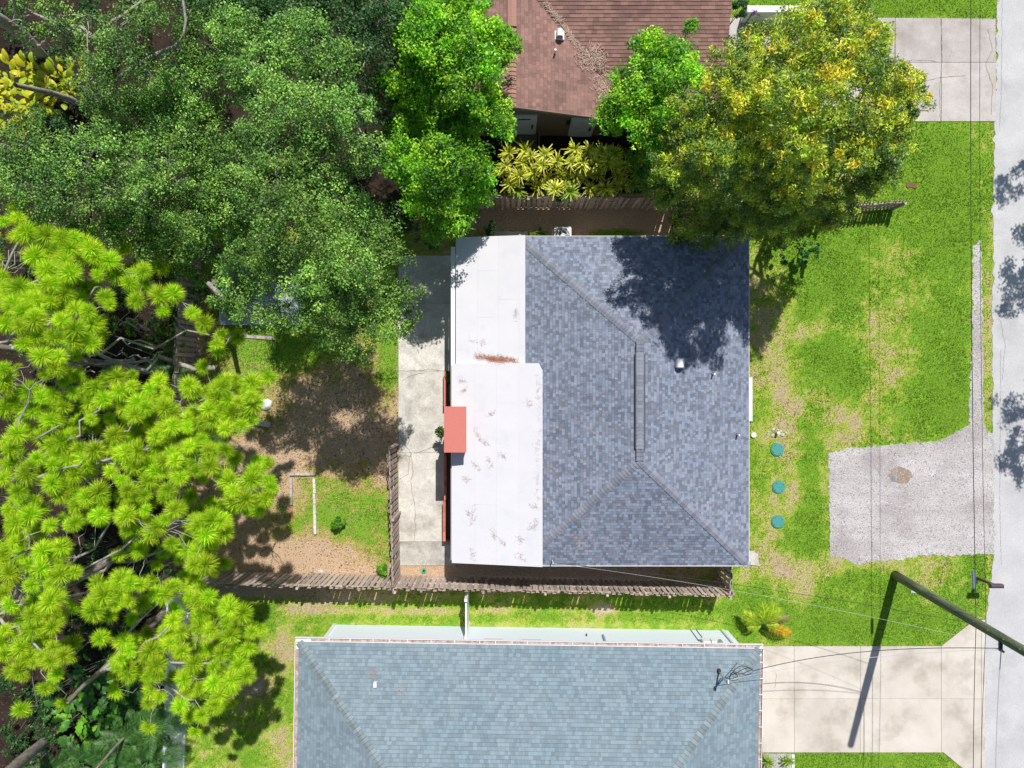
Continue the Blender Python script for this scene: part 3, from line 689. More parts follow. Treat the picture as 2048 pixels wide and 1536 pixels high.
# gutters with straps
def gutter(x0, x1, y0, y1, horiz=True):
    g = obar('gutter', M['white_metal'], sh, x0, x1, y0, y1, ZE2-.12, ZE2-.1)
    if horiz:
        obar('gutter_lip', M['white_metal'], g, x0, x1, y1-.022, y1, ZE2-.1, ZE2+.0); obar('gutter_lip', M['white_metal'], g, x0, x1, y0, y0+.02, ZE2-.1, ZE2-.01)
        obar('gutter_debris', M['rust_gutter'], g, x0+.6, x1-.1, y0+.03, y1-.03, ZE2-.1, ZE2-.06)
    else:
        xo = (x0, x0+.022) if x0 < 1 else (x1-.022, x1)
        obar('gutter_lip', M['white_metal'], g, *xo, y0, y1, ZE2-.1, ZE2+.0)
        obar('gutter_debris', M['rust_gutter'], g, x0+.03, x1-.03, y0+.03, y1-.3, ZE2-.1, ZE2-.07)
gutter(-.16, Wd2+.16, .005, .17); gutter(-.16, -.005, -12, .0, False); gutter(Wd2+.005, Wd2+.16, -12, .0, False)
x = .35
while x < Wd2: obar('gutter_strap', M['white_metal'], sh, x, x+.03, .022, .15, ZE2-.012, ZE2-.004); x += random.uniform(.55,.98)
y = -.5
while y > -6.: obar('gutter_strap', M['white_metal'], sh, Wd2+.02, Wd2+.14, y-.03, y, ZE2-.012, ZE2-.004); y -= .62
# windows, meters, pipes
for u0, u1 in ((966,1009),(1042,1086)):
    f = obar('window', M['white_paint'], sh, px(u0,1.8)-a[0], px(u1,1.8)-a[0], wall_y, wall_y+.06, 1.5, 2.25); obar('pane', M['sky_tinted_pane'], f, px(u0,1.8)-a[0]+.06, px(u1,1.8)-a[0]-.06, wall_y+.06, wall_y+.068, 1.56, 2.19)
obar('wall_pipe', mat('teal_pipe', (.25,.38,.42), rough=.5), sh, px(1205,1)-a[0], px(1205,1)-a[0]+.07, wall_y+.002, wall_y+.08, .9, 2.5)
for u, w_, h0, h1, mm in ((1404,.28,1.35,1.75,'tan_box'),(1421,.2,1.4,1.75,'white_metal'),(1436,.12,1.5,1.8,'dark_metal')):
    obar('meter_box', M['white_metal'] if mm != 'dark_metal' else M['grey_metal'], sh, px(u,1.5)-a[0], px(u,1.5)-a[0]+w_, wall_y+.002, wall_y+.16, h0, h1)
for u in (1393,1405): 
    obar('conduit', M['dark_metal'], sh, px(u,1)-a[0], px(u,1)-a[0]+.02, wall_y+.002, wall_y+.03, .0, 1.35)
obar('hose_bib', M['dark_metal'], sh, px(1170,.5)-a[0], px(1170,.5)-a[0]+.05, wall_y, wall_y+.1, .9, .96)
# service mast
z = 3.05; xm, ym, _ = P(1439, 1344, z); mast_top = (xm, ym, 4.15)
mast = MB().tube([(xm,ym,2.6),(xm,ym,4.1)], .03, 10).tube([(xm,ym,4.1),(xm-.02,ym+.06,4.2),(xm,ym+.14,4.12)], .045, 8).build('service_mast', M['grey_metal'], sh)
MB().tube([(xm+.02,ym,3.95),(xm+.75,ym+.35,2.98)], .012, 6).build('brace', M['grey_metal'], mast); MB().cyl(xm,ym,z-.1,z+.06,.1,12,.05).build('flashing', M['dark_metal'], mast)
for k in range(4):
    pts = [(xm+.02,ym+.12,4.1)]; 
    for t in np.linspace(.2,1,7): pts.append((xm+.9*t, ym+.14+.3*t+.12*math.sin(6*t+k), 4.1-.5*math.sin(3.14*t)*(.5+.25*k)))
    MB().tube(pts, .012, 5).build('drip_loop', M['cable'], mast)
def zs(u, v):
    z = 3.2
    for _ in range(6):
        x, y, _z = P(u, v, z); q = RM.inverted()@(Vector((x,y,0))-Vector((B0.x,B0.y,0))); z = ZE2+min(-q.y*rise2, q.x*.335, (Wd2-q.x)*.335)+.02
    return z
z = zs(751,1368); x, y, _ = P(751,1368,z); MB().box(x-.06,x+.06,y-.09,y+.09,z-.1,z+.12).build('roof_vent', M['white_metal'], sh)
needles_path('rust_smudge', [((745,1335),(748,1362),zs),((738,1350),(755,1345),zs),((800,1375),(800,1390),zs)], M['pale_straw'], 'faint rusty debris on the green roof above its small vent', per=40, L=(.04,.1), wd=.01, cat='roof debris')

# ------------------------------------------------------------------ NORTH NEIGHBOUR
nh = thing('brown_roofed_house', 'tan house with reddish brown shingled gable roof at the top of the picture', 'house', (2, 12, 0))
ze, zk = 2.78, 4.16
gx = 4.15; RY = 10.1; EY = 10.9; RG = 8.1; DY = 6.8; zr3 = ze+DY*.3333
pe = [(gx,RY,ze),(gx,EY,ze),(0,EY+4.15,zk),(0,RY,zk)]
pwst = [(-gx,20,ze),(-gx,RY,ze),(0,RY,zk),(0,20,zk)]
pm = [(gx,EY,ze),(RG,EY,ze),(RG,EY+DY,zr3),(-2,EY+DY,zr3),(-2+0,EY+6.15,ze+6.15*.3333)]
pm = [(gx,EY,ze),(RG,EY,ze),(RG,EY+DY,zr3),(gx-DY,EY+DY,zr3)]
deck([pe,pwst,pm], nh, M['felt'])
kwr = dict(expo=.15, tab=(.15,.155), hmax=.006, hmin=.003)
shingle_part([pe,pwst], nh, M['shingle_red'], **kwr); shingle_part([pm], nh, M['shingle_red'], expo=.135, tab=(.2,.3), hmax=.016, hmin=.013)
# broad ridge cover
n_e, n_w = nrm(pe), nrm(pwst)
cap_row((0,RY,zk),(0,17,zk), n_e, n_w, nh, M['cap_red'], wd=.16, step=.16, h=.03)
MB().add([(-.165,13,zk+.04),(.165,13,zk+.04),(.165,17,zk+.04),(-.165,17,zk+.04),(0,13,zk+.085),(0,17,zk+.085),(-.165,13,zk-.03),(.165,13,zk-.03),(.165,17,zk-.03),(-.165,17,zk-.03)],
   [(0,4,5,3),(4,1,2,5),(0,6,7,1,4),(3,9,6,0),(1,7,8,2)]).build('ridge_vent', M['cap_red'], nh)
WY = 10.5
def gz(x): return zk-abs(x)*(zk-ze)/gx-.07
MB().prism([(-3.8,WY),(0,WY),(3.8,WY),(3.8,WY+.15),(0,WY+.15),(-3.8,WY+.15)], 0, [gz(3.8),gz(0),gz(3.8)]*2).build('wall', M['tan_wall'], nh)
MB().box(3.65,3.8,WY+.15,11.2,0,2.7).build('wall', M['tan_wall'], nh); MB().box(3.8,7.8,11.2,11.35,0,2.72).build('wall', M['tan_wall'], nh); MB().box(7.65,7.8,11.35,17.2,0,2.72).build('wall', M['tan_wall'], nh); MB().box(-3.8,-3.65,WY+.15,19,0,2.72).build('wall', M['tan_wall'], nh)
# rake boards
for sx in (1,-1):
    MB().add([(0,RY-.03,zk+.03),(sx*gx,RY-.03,ze+.03),(sx*gx,RY-.03,ze-.16),(0,RY-.03,zk-.16),(0,RY,zk+.03),(sx*gx,RY,ze+.03),(sx*gx,RY,ze-.16),(0,RY,zk-.16)], [(0,1,2,3),(4,7,6,5),(0,4,5,1),(3,2,6,7)]).build('rake_board', M['tan_wall'], nh)
def door(x, w_, z0, h, transom=False):
    y = WY; f = MB().box(x-w_/2-.07, x+w_/2+.07, y-.05, y-.001, z0, z0+h+.07).build('door', M['white_paint'], nh)
    MB().box(x-w_/2, x+w_/2, y-.075, y-.051, z0+.02, z0+h-.02).build('door_leaf', M['door_blue'], f)
    for i in (0,1):
        for (a_, b_) in ((.1,.75),(.85,1.45),(1.52,1.85)):
            MB().box(x-w_/2+.1+i*(w_/2-.06), x-w_/2+.1+i*(w_/2-.06)+w_/2-.16, y-.088, y-.0755, z0+a_*h/2.03, z0+b_*h/2.03).build('door_panel', M['door_blue'], f)
    MB().box(x+w_/2-.14, x+w_/2-.07, y-.13, y-.0755, z0+h*.42, z0+h*.56).build('handle', M['dark_metal'], f)
    if transom: MB().box(x-.27, x+.27, y-.1, y-.0755, z0+h-.28, z0+h-.2).build('door_light', M['dark_metal'], f)
door(.46, .92, .32, 1.98, True); door(2.85, .85, .05, 1.95)
MB().box(2.18, 2.3, WY-.12, WY, 1.5, 1.75).build('wall_lamp', M['dark_metal'], nh)
stp = [(.28,10.3,10.5-.02,.3),(.2,9.98,10.28,.22),(.14,9.66,9.96,.14),(.07,9.34,9.64,.07)]
for k, (zz, y0, y1, _z) in enumerate([(.32,10.12,10.48,0),(.25,9.78,10.1,0),(.17,9.44,9.76,0),(.09,9.1,9.42,0)]):
    MB().box(-.1, 1.05, y0, y1, zz-.05, zz).build('step_board', M['dark_wood'], nh)
for yy_ in (9.2, 10.3): MB().box(1.08, 1.15, yy_, yy_+.07, 0, 1.05 if yy_ > 10 else .8).build('rail_post', M['dark_wood'], nh)
MB().tube([(1.115,9.1,.82),(1.115,10.45,1.1)], .045, 4).build('handrail', M['dark_wood'], nh)
def zn(u, v):
    z = 3.4
    for _ in range(5): x = P(u,0,z)[0]; z = zk-abs(x)*.3325
    return z+.02
hood(1119, 70, zn(1119,70)+.05, nh, M['white_metal'], 1.)
zz = zn(1110,106); x, y, _ = P(1110,106,zz); p = MB().cyl(x,y,zz-.1,zz+.28,.035,10).build('vent_pipe', M['white_metal'], nh)
def zv(u, v):
    z = 3.4
    for _ in range(5):
        x, y, _z = P(u, v, z); z = max(zk-abs(x)*.3325, ze+(y-EY)*.3333 if x > -2 else 0)
    return z+.02
st = [((1090,5),(1122,45),zv),((1125,50),(1150,85),zv),((1148,85),(1185,120),zv)]
needles_path('valley_debris', st, M['pale_straw'], 'pale dead leaves lying along the valley of the brown roof', per=230, L=(.06,.18), wd=.02, cat='dead leaves')
def blob(u, v, ru, rv, zf):
    def fn():
        while True:
            a, b = random.gauss(0,.55), random.gauss(0,.55)
            if a*a+b*b < 2.2+random.random(): break
        uu, vv = u+a*ru, v+b*rv; return P(uu, vv, zf(uu, vv)+random.uniform(.01,.07))
    return fn
needles('debris_heap', 650, blob(1185,115,22,20,zv), M['pale_straw'], 'round heap of pale twigs and leaves in the brown roof valley', L=(.1,.26), wd=.02, cat='debris heap')
needles('debris_heap', 650, blob(1217,172,24,26,zv), M['pale_straw'], 'lower heap of pale twigs near the eave of the brown roof', L=(.1,.26), wd=.02, cat='debris heap')
# low white wall north of carport slab
lw = tag(MB().box(px(1495,.9), px(1700,.9), py(24,.9), py(11,.9), 0, .9).build('low_wall', M['white_paint']), 'low white wall topped pale beside the brown house driveway', 'wall')

# ------------------------------------------------------------------ FENCES
pick_cache = {}
def fence(label, A, B, h, cat='fence', pitch=.217, both=True, first=0, name='wooden_fence', posts=2.4, grp='weathered wooden fences', pw=.14, lean=0.):
    A, B = Vector((*A,0)), Vector((*B,0)); L = (B-A).length; d = (B-A)/L; q = Vector((-d.y, d.x, 0)); ang = math.atan2(d.y, d.x)
    root = thing(name, label, cat, A, grp)
    key = (h, pw)
    if key not in pick_cache: 
        pick_cache[key] = [MB().box(-pw/2, pw/2, -.009, .009, .04, h+dh).mesh('picket', M['wood']) for dh in (0, .015, -.012)]
    n = int(L/pitch); Mz = Matrix.Rotation(ang, 4, 'Z')
    sides = ((1, 0.), (-1, .5)) if both else ((1, 0.),)
    r = random.Random(int(abs(A.x*100+h*10)))
    for sgn, ph in sides:
        for i in range(n+1):
            t = (i+ph)*pitch+pw/2
            if t > L: continue
            o = bpy.data.objects.new('picket', r.choice(pick_cache[key])); C.objects.link(o); o.parent = root
            o.location = d*t+q*sgn*.037; o.rotation_euler = (r.gauss(0,.012), r.gauss(0,.018), ang+r.gauss(0,.02))
    nb = max(1, round(L/posts)); Rm = Matrix.Rotation(ang, 3, 'Z')
    for i in range(nb+1):
        t = min(max(L*i/nb, .05), L-.05); off = -.09
        MB().obox(A+d*t+q*off+Vector((0,0,(h+.0)/2)), (.045,.045,(h+.03)/2), Rm).build('post', M['wood'], root)
    for zz in ((.25, h*.53, h-.18) if h > 1.3 else (.2, h-.2)):
        for i in range(nb):
            MB().obox(A+d*(L*(i+.5)/nb)+Vector((0,0,zz)), (L/nb/2-.004,.026,.042), Rm).build('rail', M['wood'], root)
    return root
def GP(u, v): return P(u, v)[:2]
def TP(u, v, h): return P(u, v, h)[:2]
HF = 1.83
fence('long wooden shadowbox fence between the dark roofed house and the green roofed house', TP(345,1167,HF), TP(1464,1192,HF), HF)
fence('short wooden fence dividing the bare back yard from the concrete patio', TP(785,1188,HF), TP(777,893,HF), HF)
fence('wooden fence with green vines at the far left side of the back yard', GP(364,1160), GP(402,520), HF)
fence('shaded wooden fence behind the yellow green hedge', TP(930,393,HF), TP(1690,393,HF), HF)
fence('short return of wooden fence at the southeast corner of the dark roofed house', TP(1463,1190,HF), TP(1463,1128,HF), HF, posts=1.2)
fence('low open wooden picket fence end on the front lawn under the yellow tree', P(1640,424)[:2], P(1786,415)[:2], 1.05, both=True, pitch=.15, pw=.075)
# white vinyl fence bottom left
wf = thing('white_vinyl_fence', 'smooth white vinyl fence under the pines at lower left', 'fence', P(372,1176))
Aw, Bw = Vector((*GP(378,1178),0)), Vector((*GP(366,1640),0)); dw = (Bw-Aw).normalized(); Lw = (Bw-Aw).length; Rw = Matrix.Rotation(math.atan2(dw.y, dw.x), 3, 'Z')
np_ = 5
for i in range(np_+1): MB().obox(Aw+dw*(Lw*i/np_)+Vector((0,0,.95)), (.065,.065,.95), Rw).build('post', M['vinyl'], wf)
for i in range(np_):
    MB().obox(Aw+dw*(Lw*(i+.5)/np_)+Vector((0,0,.92)), (Lw/np_/2-.066,.02,.84), Rw).build('panel', M['vinyl'], wf)
    for zz in (.08,1.8): MB().obox(Aw+dw*(Lw*(i+.5)/np_)+Vector((0,0,zz)), (Lw/np_/2-.067,.035,.07), Rw).build('rail', M['vinyl'], wf)
# white gate panel between fence and green roofed house
gt = thing('white_gate', 'narrow white gate panel between wooden fence and pale blue wall', 'gate', P(932,1200))
x, _, _ = P(932,1200,1.7); ya, yb = py(1192,1.75), py(1256,1.75)
yb = a[1]+wall_y+.02
ya = py(1192,HF)-.12
MB().box(x-.03,x+.03,yb+.11,ya-.11,.08,1.72).build('gate_leaf', M['white_metal'], gt)
for yy_ in (yb, ya-.11): MB().box(x-.06,x+.06,yy_,yy_+.11,0,1.85).build('post', M['white_metal'], gt)

# ------------------------------------------------------------------ YARD OBJECTS
ac = thing('air_conditioner', 'grey metal air conditioner unit beside the north wall of the dark roofed house', 'air conditioner', (P(1126,0,.8)[0], P(0,470,.8)[1], 0))
x, y = ac.location.x, ac.location.y
MB().box(x-.42,x+.42,y-.45,y+.4,0,.06).build('pad', M['old_concrete'], ac)
def rrect(cx, cy, hw, hh, r, n=5):
    out = []
    for sx, sy, a0 in ((1,-1,-90),(1,1,0),(-1,1,90),(-1,-1,180)):
        for k in range(n+1):
            t = R(a0+90*k/n); out.append((cx+sx*(hw-r)+r*math.cos(t), cy+sy*(hh-r)+r*math.sin(t)))
    return out
MB().prism(rrect(x,y,.35,.35,.08), .06, .78).build('casing', M['ac_metal'], ac)
MB().cyl(x,y,.781,.79,.27,24).build('fan_opening', M['dark_metal'], ac)
g = MB()
for rr_ in (.1,.16,.22,.27):
    g.tube([(x+rr_*math.cos(t), y+rr_*math.sin(t), .81) for t in np.linspace(0, 2*math.pi, 21)], .006, 4, False)
for k in range(8): g.tube([(x+.04*math.cos(k*.785), y+.04*math.sin(k*.785), .812),(x+.29*math.cos(k*.785), y+.29*math.sin(k*.785), .812)], .006, 4)
g.build('grille', M['grey_metal'], ac); MB().cyl(x,y,.795,.806,.08,16).build('hub', M['ac_metal'], ac)
fb = MB()
for k in range(4):
    t = k*math.pi/2+.3; fb.add([(x+.05*math.cos(t),y+.05*math.sin(t),.792),(x+.24*math.cos(t-.25),y+.24*math.sin(t-.25),.792),(x+.24*math.cos(t+.25),y+.24*math.sin(t+.25),.80)], [(0,1,2)])
fb.build('fan_blades', M['grey_metal'], ac)
for (u, v, lb) in ((1554,899,'green round septic lid nearest the small stone ringed pipe'),(1557,974,'middle one of the three green round septic lids in the front lawn'),(1555,1043,'green round septic lid nearest the gravel corner pad, lowest in the picture')):
    x, y, _ = P(u, v); t = thing('septic_lid', lb, 'septic lid', (x,y,0), 'green septic lids in the front lawn')
    MB().cyl(x,y,-.05,.05,.275,28).build('rim', M['green_plastic'], t); MB().cyl(x,y,.05,.075,.24,28).build('cover', M['green_plastic'], t)
    for k in range(4): a_ = k*math.pi/2+.6; MB().cyl(x+.2*math.cos(a_),y+.2*math.sin(a_),.075,.085,.018,8).build('bolt', M['dark_metal'], t)
    MB().box(x-.1,x+.1,y-.012,y+.012,.075,.082).build('rib', M['green_plastic'], t)
x, y, _ = P(1553,865); t = thing('cleanout_pipe', 'short white pipe standing in a ring of pale stones on the lawn', 'pipe', (x,y,0))
MB().cyl(x,y,0,.22,.05,14).build('pipe', M['white_metal'], t); MB().cyl(x,y,.22,.26,.062,14).build('cap', M['white_metal'], t)
def rock(name, u, v, s, m, label, cat, z=0, parent=None, grp=None, flat=.6):
    x, y, _ = P(u, v, z); n = 10; mb = MB(); rows = [(0,1.),(.45,.95),(.8,.6)]
    vs = []; rr_ = [random.uniform(.75,1.15) for _ in range(n)]
    for (hh, k) in rows:
        for i in range(n): a_ = 6.283*i/n; vs.append((x+s*k*rr_[i]*math.cos(a_), y+s*k*rr_[i]*math.sin(a_)*.8, z+hh*s*flat))
    vs.append((x,y,z+s*flat)); fs = [(j*n+i, j*n+(i+1)%n, (j+1)*n+(i+1)%n, (j+1)*n+i) for j in range(2) for i in range(n)]+[(2*n+i, 2*n+(i+1)%n, 3*n) for i in range(n)]
    o = mb.add(vs, fs).build(name, m, parent, True)
    if label: tag(o, label, cat, grp)
    return o
for k in range(9):
    a_ = k*.7; x, y, _ = P(1553+random.uniform(10,20)*math.cos(a_), 866+random.uniform(4,8)*math.sin(a_))
    rock('stone', 1024+x*S/H, 768-y*S/H, random.uniform(.05,.1), M['stone'], 'small pale stone in the ring around the white pipe', 'stone', grp='stones around the cleanout pipe', flat=.5)
rock('boulder', 641, 1143, .15, M['stone'], 'single round pale stone near the long fence in the back yard', 'stone', flat=.5)
rock('white_bundle', 530, 810, .32, M['white_paint'], 'crumpled white bundle lying by the pine branch in the yard', 'bundle', flat=.5)
x, y, _ = P(848,1141); t = thing('drain_cap', 'small bright green drain cap in the brown strip below the patio', 'drain cap', (x,y,0))
MB().cyl(x,y,0,.05,.1,20).build('ring', mat('bright_green', (.02,.45,.25), rough=.5), t); MB().cyl(x,y,.05,.058,.055,16).build('hole', M['dark_metal'], t)
x, y, _ = P(1788,957); t = thing('water_meter_cover', 'tilted small blue grey meter cover in the muddy patch on the gravel', 'meter cover', (x,y,0))
MB().box(x-.08,x+.08,y-.12,y+.12,0,.035).build('frame', M['grey_concrete'], t); MB().prism([(x-.06,y-.1),(x+.06,y-.1),(x+.05,y+.11),(x-.06,y+.11)], .03, .05).build('lid', M['blue_plastic'], t)
tag(MB().box(*[f(1823) if 0 else v for v in (px(1822,0),px(1838,0),py(1186,0),py(1178,0))], -.03,.02).build('utility_cover', M['stone']), 'small pale rectangular cover in the grass under the utility pole', 'cover')
tag(MB().prism(ccw(ragged(G2([(1813,366),(1832,366),(1834,375),(1815,376)]), .03,.1,3)), -.05, .02).build('bare_spot', M['soil_brown']), 'small bare patch of reddish earth in the front lawn', 'bare patch', kind='stuff')
# plank, edging frame, blocks
def bar(name, m, u0, v0, u1, v1, wd, z0, z1, parent=None, seg=None):
    a_, b_ = Vector(P(u0,v0)), Vector(P(u1,v1)); d = (b_-a_); L = d.length; ang = math.atan2(d.y,d.x); Rm = Matrix.Rotation(ang,3,'Z')
    n = seg or 1
    out = None
    for i in range(n):
        c = a_+d*(i+.5)/n; out = MB().obox((c.x+random.gauss(0,.004 if n>1 else 0),c.y+random.gauss(0,.004 if n>1 else 0),(z0+z1)/2+random.gauss(0,.003 if n>1 else 0)), (L/n/2-(.006 if n>1 else 0), wd/2, (z1-z0)/2), Rm).build(name, m, parent)
    return out
tag(bar('wooden_plank', M['pale_bark'], 430,668,552,677,.14,0,.05), 'long pale wooden plank lying on the back yard grass', 'plank')
ef = thing('garden_bed_edging', 'long U of pale concrete edging blocks sunk in the back yard', 'garden edging', P(606,1000))
bar('edging_block', M['grey_concrete'], 580,948,632,948,.10,-.02,.09,ef,5); bar('edging_block', M['old_concrete'], 629,956,631,1068,.11,-.02,.09,ef,11); bar('edging_block', M['grey_concrete'], 583,955,583,1010,.10,-.02,.08,ef,5)
bar('edging_block', M['brick'], 583,1012,584,1045,.08,-.02,.04,ef,3)
bk = thing('paving_patch', 'pale square paving slabs half hidden by pine branches', 'paving slabs', P(480,850))
for (u0, v0, u1, v1) in ((470,838,500,848),(470,850,500,864)): 
    MB().prism(ccw(G2([(u0,v0),(u1,v0+1),(u1,v1),(u0,v1-1)])), 0, .05).build('slab', M['pink_concrete'], bk)
b2 = thing('concrete_blocks', 'row of grey concrete blocks right of the paving slabs', 'concrete blocks', P(525,848)); bar('block', M['old_concrete'], 508,843,542,850,.2,0,.19,b2,3)
# low platform beneath the oak
x0, x1, y0, y1 = px(438,.25), px(604,.25), py(650,.25), py(530,.25)
sd_ = thing('garden_platform', 'low pale blue grey platform half hidden under the oak', 'platform', ((x0+x1)/2,(y0+y1)/2,0))
MB().box(x0+.05,x1-.05,y0+.05,y1-.05,0,.19).build('base', M['grey_concrete'], sd_)
n = 5
for i in range(n): MB().box(x0+(x1-x0)*i/n+.008, x0+(x1-x0)*(i+1)/n-.008, y0, y1, .19, .25).build('slab', M['shed_roof'], sd_)
# planter plants are made with the vegetation
# mailbox
x, y, _ = P(1954,1157); mbx = thing('mailbox', 'dark roadside mailbox with red flag on a leaning post', 'mailbox', (x,y,0))
MB().obox((x,y+.03,.5), (.05,.05,.5), Matrix.Identity(3)).build('post', M['dark_wood'], mbx)
bx_ = MB(); n = 8; L = .5; r_ = .09
pts = [(x-.1+0,0)]
prof = [(-.085,0),(.085,0)]+[(.085*math.cos(t), .12+.085*math.sin(t)) for t in np.linspace(0,math.pi,n)]
vs = [(x-.2, y+p[0], 1.02+p[1]) for p in prof]+[(x-.2+L, y+p[0], 1.02+p[1]) for p in prof]; k = len(prof)
bx_.add(vs, [tuple(range(k)), tuple(range(2*k-1,k-1,-1))]+[(i,(i+1)%k,k+(i+1)%k,k+i) for i in range(k)]).build('box', mat('mailbox_paint', (.06,.06,.085), rough=.35, spec=.5), mbx)
MB().box(x-.05,x+.2,y+.09,y+.105,1.15,1.19).build('flag', M['red_plastic'], mbx)
MB().box(x-.2+L,x-.2+L+.012,y-.08,y+.08,1.03,1.2).build('door', M['dark_metal'], mbx)

# utility pole, wires
px0, py0, _ = P(1790,1150); lean = Vector((.06, -.55, 0))
def pole_at(z): return Vector((px0, py0, 0))+lean*(z/10.6)+Vector((0,0,z))
pole = thing('utility_pole', 'tall greenish wooden utility pole crossing over the driveway corner', 'utility pole', (px0,py0,0))
MB().tube([pole_at(z) for z in (-.2,2,4,6,8,10.1)], [.19,.185,.175,.165,.155,.14], 16).build('shaft', M['pole_wood'], pole, True)
for k in range(10): 
    q = pole_at(1.5+k*.75); MB().cyl(q.x-.14, q.y+.06, q.z, q.z+.04, .02, 6).build('bolt', M['grey_metal'], pole)
br = pole_at(6.6); MB().obox(br+Vector((-.12,-.2,0)), (.05,.18,.04), Matrix.Identity(3)).build('cable_bracket', M['dark_metal'], pole)
MB().tube([br+Vector((-.12,-.36,-.05)), br+Vector((-.12,-.36,.15))], .04, 8).build('insulator', M['blue_plastic'], pole)
def wire(name, label, p, q, sag=.3, r=.012, m=None, n=24, mat_=None):
    p, q = Vector(p), Vector(q); pts = []
    for i in range(n+1):
        t = i/n; pts.append(p+(q-p)*t-Vector((0,0,4*sag*t*(1-t))))
    o = MB().tube(pts, r, 5).build(name, m or M['cable']); return tag(o, label, 'cable', 'overhead cables')
q52 = pole_at(5.2)
wire('overhead_cable', 'thick dark cable running north along the road edge from the pole', q52, P(1946,-500,5.4), .2, .012)
wire('overhead_cable', 'second thinner dark cable running north beside the road', q52+Vector((.35,-.05,.0)), P(1966,-500,5.3), .25, .008)
wire('overhead_cable', 'dark cable running south over the pale driveway apron', q52, P(1952,1900,5.3), .15, .011)
wire('overhead_cable', 'thin dark cable running south just over the road edge', q52+Vector((.35,-.05,.0)), P(1962,1900,5.3), .15, .009)
wire('overhead_cable', 'pale wire running along the road south of the pole', br+Vector((-.1,-.35,0)), P(1996,1900,6.6), .2, .016, M['pale_cable'])
wire('service_drop', 'black twisted service cable from pole to the green roofed house mast', br+Vector((-.1,-.3,0)), (xm+.9,ym+.44,4.05), .75, .013)
wire('service_drop', 'pale support wire beside the cable to the green roofed house', br+Vector((-.1,-.3,.06)), (xm+.1,ym+.15,4.1), .5, .009, M['pale_cable'])
zb = 3.5; xb, yb_, _ = P(1105,1122,3.15)
wire('service_drop', 'pale cable from the pole to the bracket on the dark shingled roof', br+Vector((-.1,-.2,.0)), (xb,yb_,zb), .9, .0045, M['pale_cable'], 36)
wire('service_drop', 'dark thin cable from the pole to the bracket on the dark shingled roof', q52+Vector((-.1,0,.1)), (xb,yb_,zb-.08), .7, .008, None, 36)
sp = thing('splice_case', 'grey cable splice case hanging from the cable above the mailbox', 'splice case', P(1960,1160,5.2))
def cab(v): # point of first cable at photo row v
    p0, p1 = Vector(q52), Vector(P(1946,-500,5.4)); t = (py(v,5.2)-p0.y)/(p1.y-p0.y); return p0+(p1-p0)*t-Vector((0,0,.8*t*(1-t)))
ca, cb = cab(1180), cab(1143); dz = Vector((0,0,.07))
MB().tube([ca-dz, ca+(cb-ca)*.1-dz, ca+(cb-ca)*.9-dz, cb-dz], [.04,.062,.062,.04], 12).build('case', mat('splice_grey', (.22,.28,.34), rough=.4), sp)
for t_ in (.15,.85): MB().box(*(lambda q: (q.x-.01,q.x+.01,q.y-.02,q.y+.02,q.z-.07,q.z+.01))(ca+(cb-ca)*t_)).build('clamp', M['dark_metal'], sp)

# ------------------------------------------------------------------ VEGETATION
def rdirs(n, up=.0):
    d = RNG.normal(size=(n, 3)); d[:, 2] += up; return unit(d)
def leaf_cloud(centers, radii, outs, n_each, L, Wd, cols, flat=.6, droop=0.):
    """clusters: arrays centers (k,3), radii (k,), outward dirs (k,3); cols (k,3)"""
    k = len(centers); idx = np.repeat(np.arange(k), n_each); n = len(idx)
    p = RNG.normal(size=(n, 3)); p = unit(p)*(RNG.random((n, 1))**.45); p[:, 2] *= .7
    c = centers[idx]+p*radii[idx][:, None]
    nn = unit(p*.5+np.array((0,0,flat))+RNG.normal(size=(n, 3))*.55)
    d = unit(np.cross(nn, RNG.normal(size=(n, 3)))); d[:, 2] -= droop; d = unit(d); b = unit(np.cross(nn, d))
    V, F = cards(c, d, b, RNG.uniform(L*.7, L*1.25, n), RNG.uniform(Wd*.7, Wd*1.25, n))
    return V, F, np.repeat(cols[idx], 4, 0)
def lobe_clusters(lobes, dens, sub=.34, squash=.7, zmin=-.35):
    cs, rs, os_, li = [], [], [], []
    for j, (u, v, rp, z) in enumerate(lobes):
        c = np.array(P(u, v, z)); r = rp*(H-z)/S; n = max(5, int(dens*r*r)); d = rdirs(n*2, .45); d = d[d[:, 2] > zmin][:n]
        k = RNG.uniform(.35, 1.02, (len(d), 1))**.8; q = d*k*r; q[:, 2] *= squash
        cs.append(c+q); rs.append(RNG.uniform(sub*.65, sub*1.2, len(d))*min(1, .5+r*.5)); os_.append(d); li.append(np.full(len(d), j))
    return np.concatenate(cs), np.concatenate(rs), np.concatenate(os_), np.concatenate(li)
def pick_cols(n, pal, w=None):
    pal = np.array(pal); i = RNG.choice(len(pal), n, p=w); return pal[i]*RNG.uniform(.8, 1.2, (n, 1))
def limb(mb, a, b, r0, r1, n=6, wig=.12, sagz=.25, k=5):
    a, b = Vector(a), Vector(b); pts = []; L = (b-a).length
    for i in range(k+1):
        t = i/k; p = a.lerp(b, t)+Vector((0,0,1))*(L*sagz*(t*(1-t)))
        if 0 < i < k: p = p+Vector((random.gauss(0,wig),random.gauss(0,wig),random.gauss(0,wig*.6)))*L*.25
        pts.append(p)
    mb.tube(pts, [r0+(r1-r0)*(i/k)**.8 for i in range(k+1)], n, False); return pts
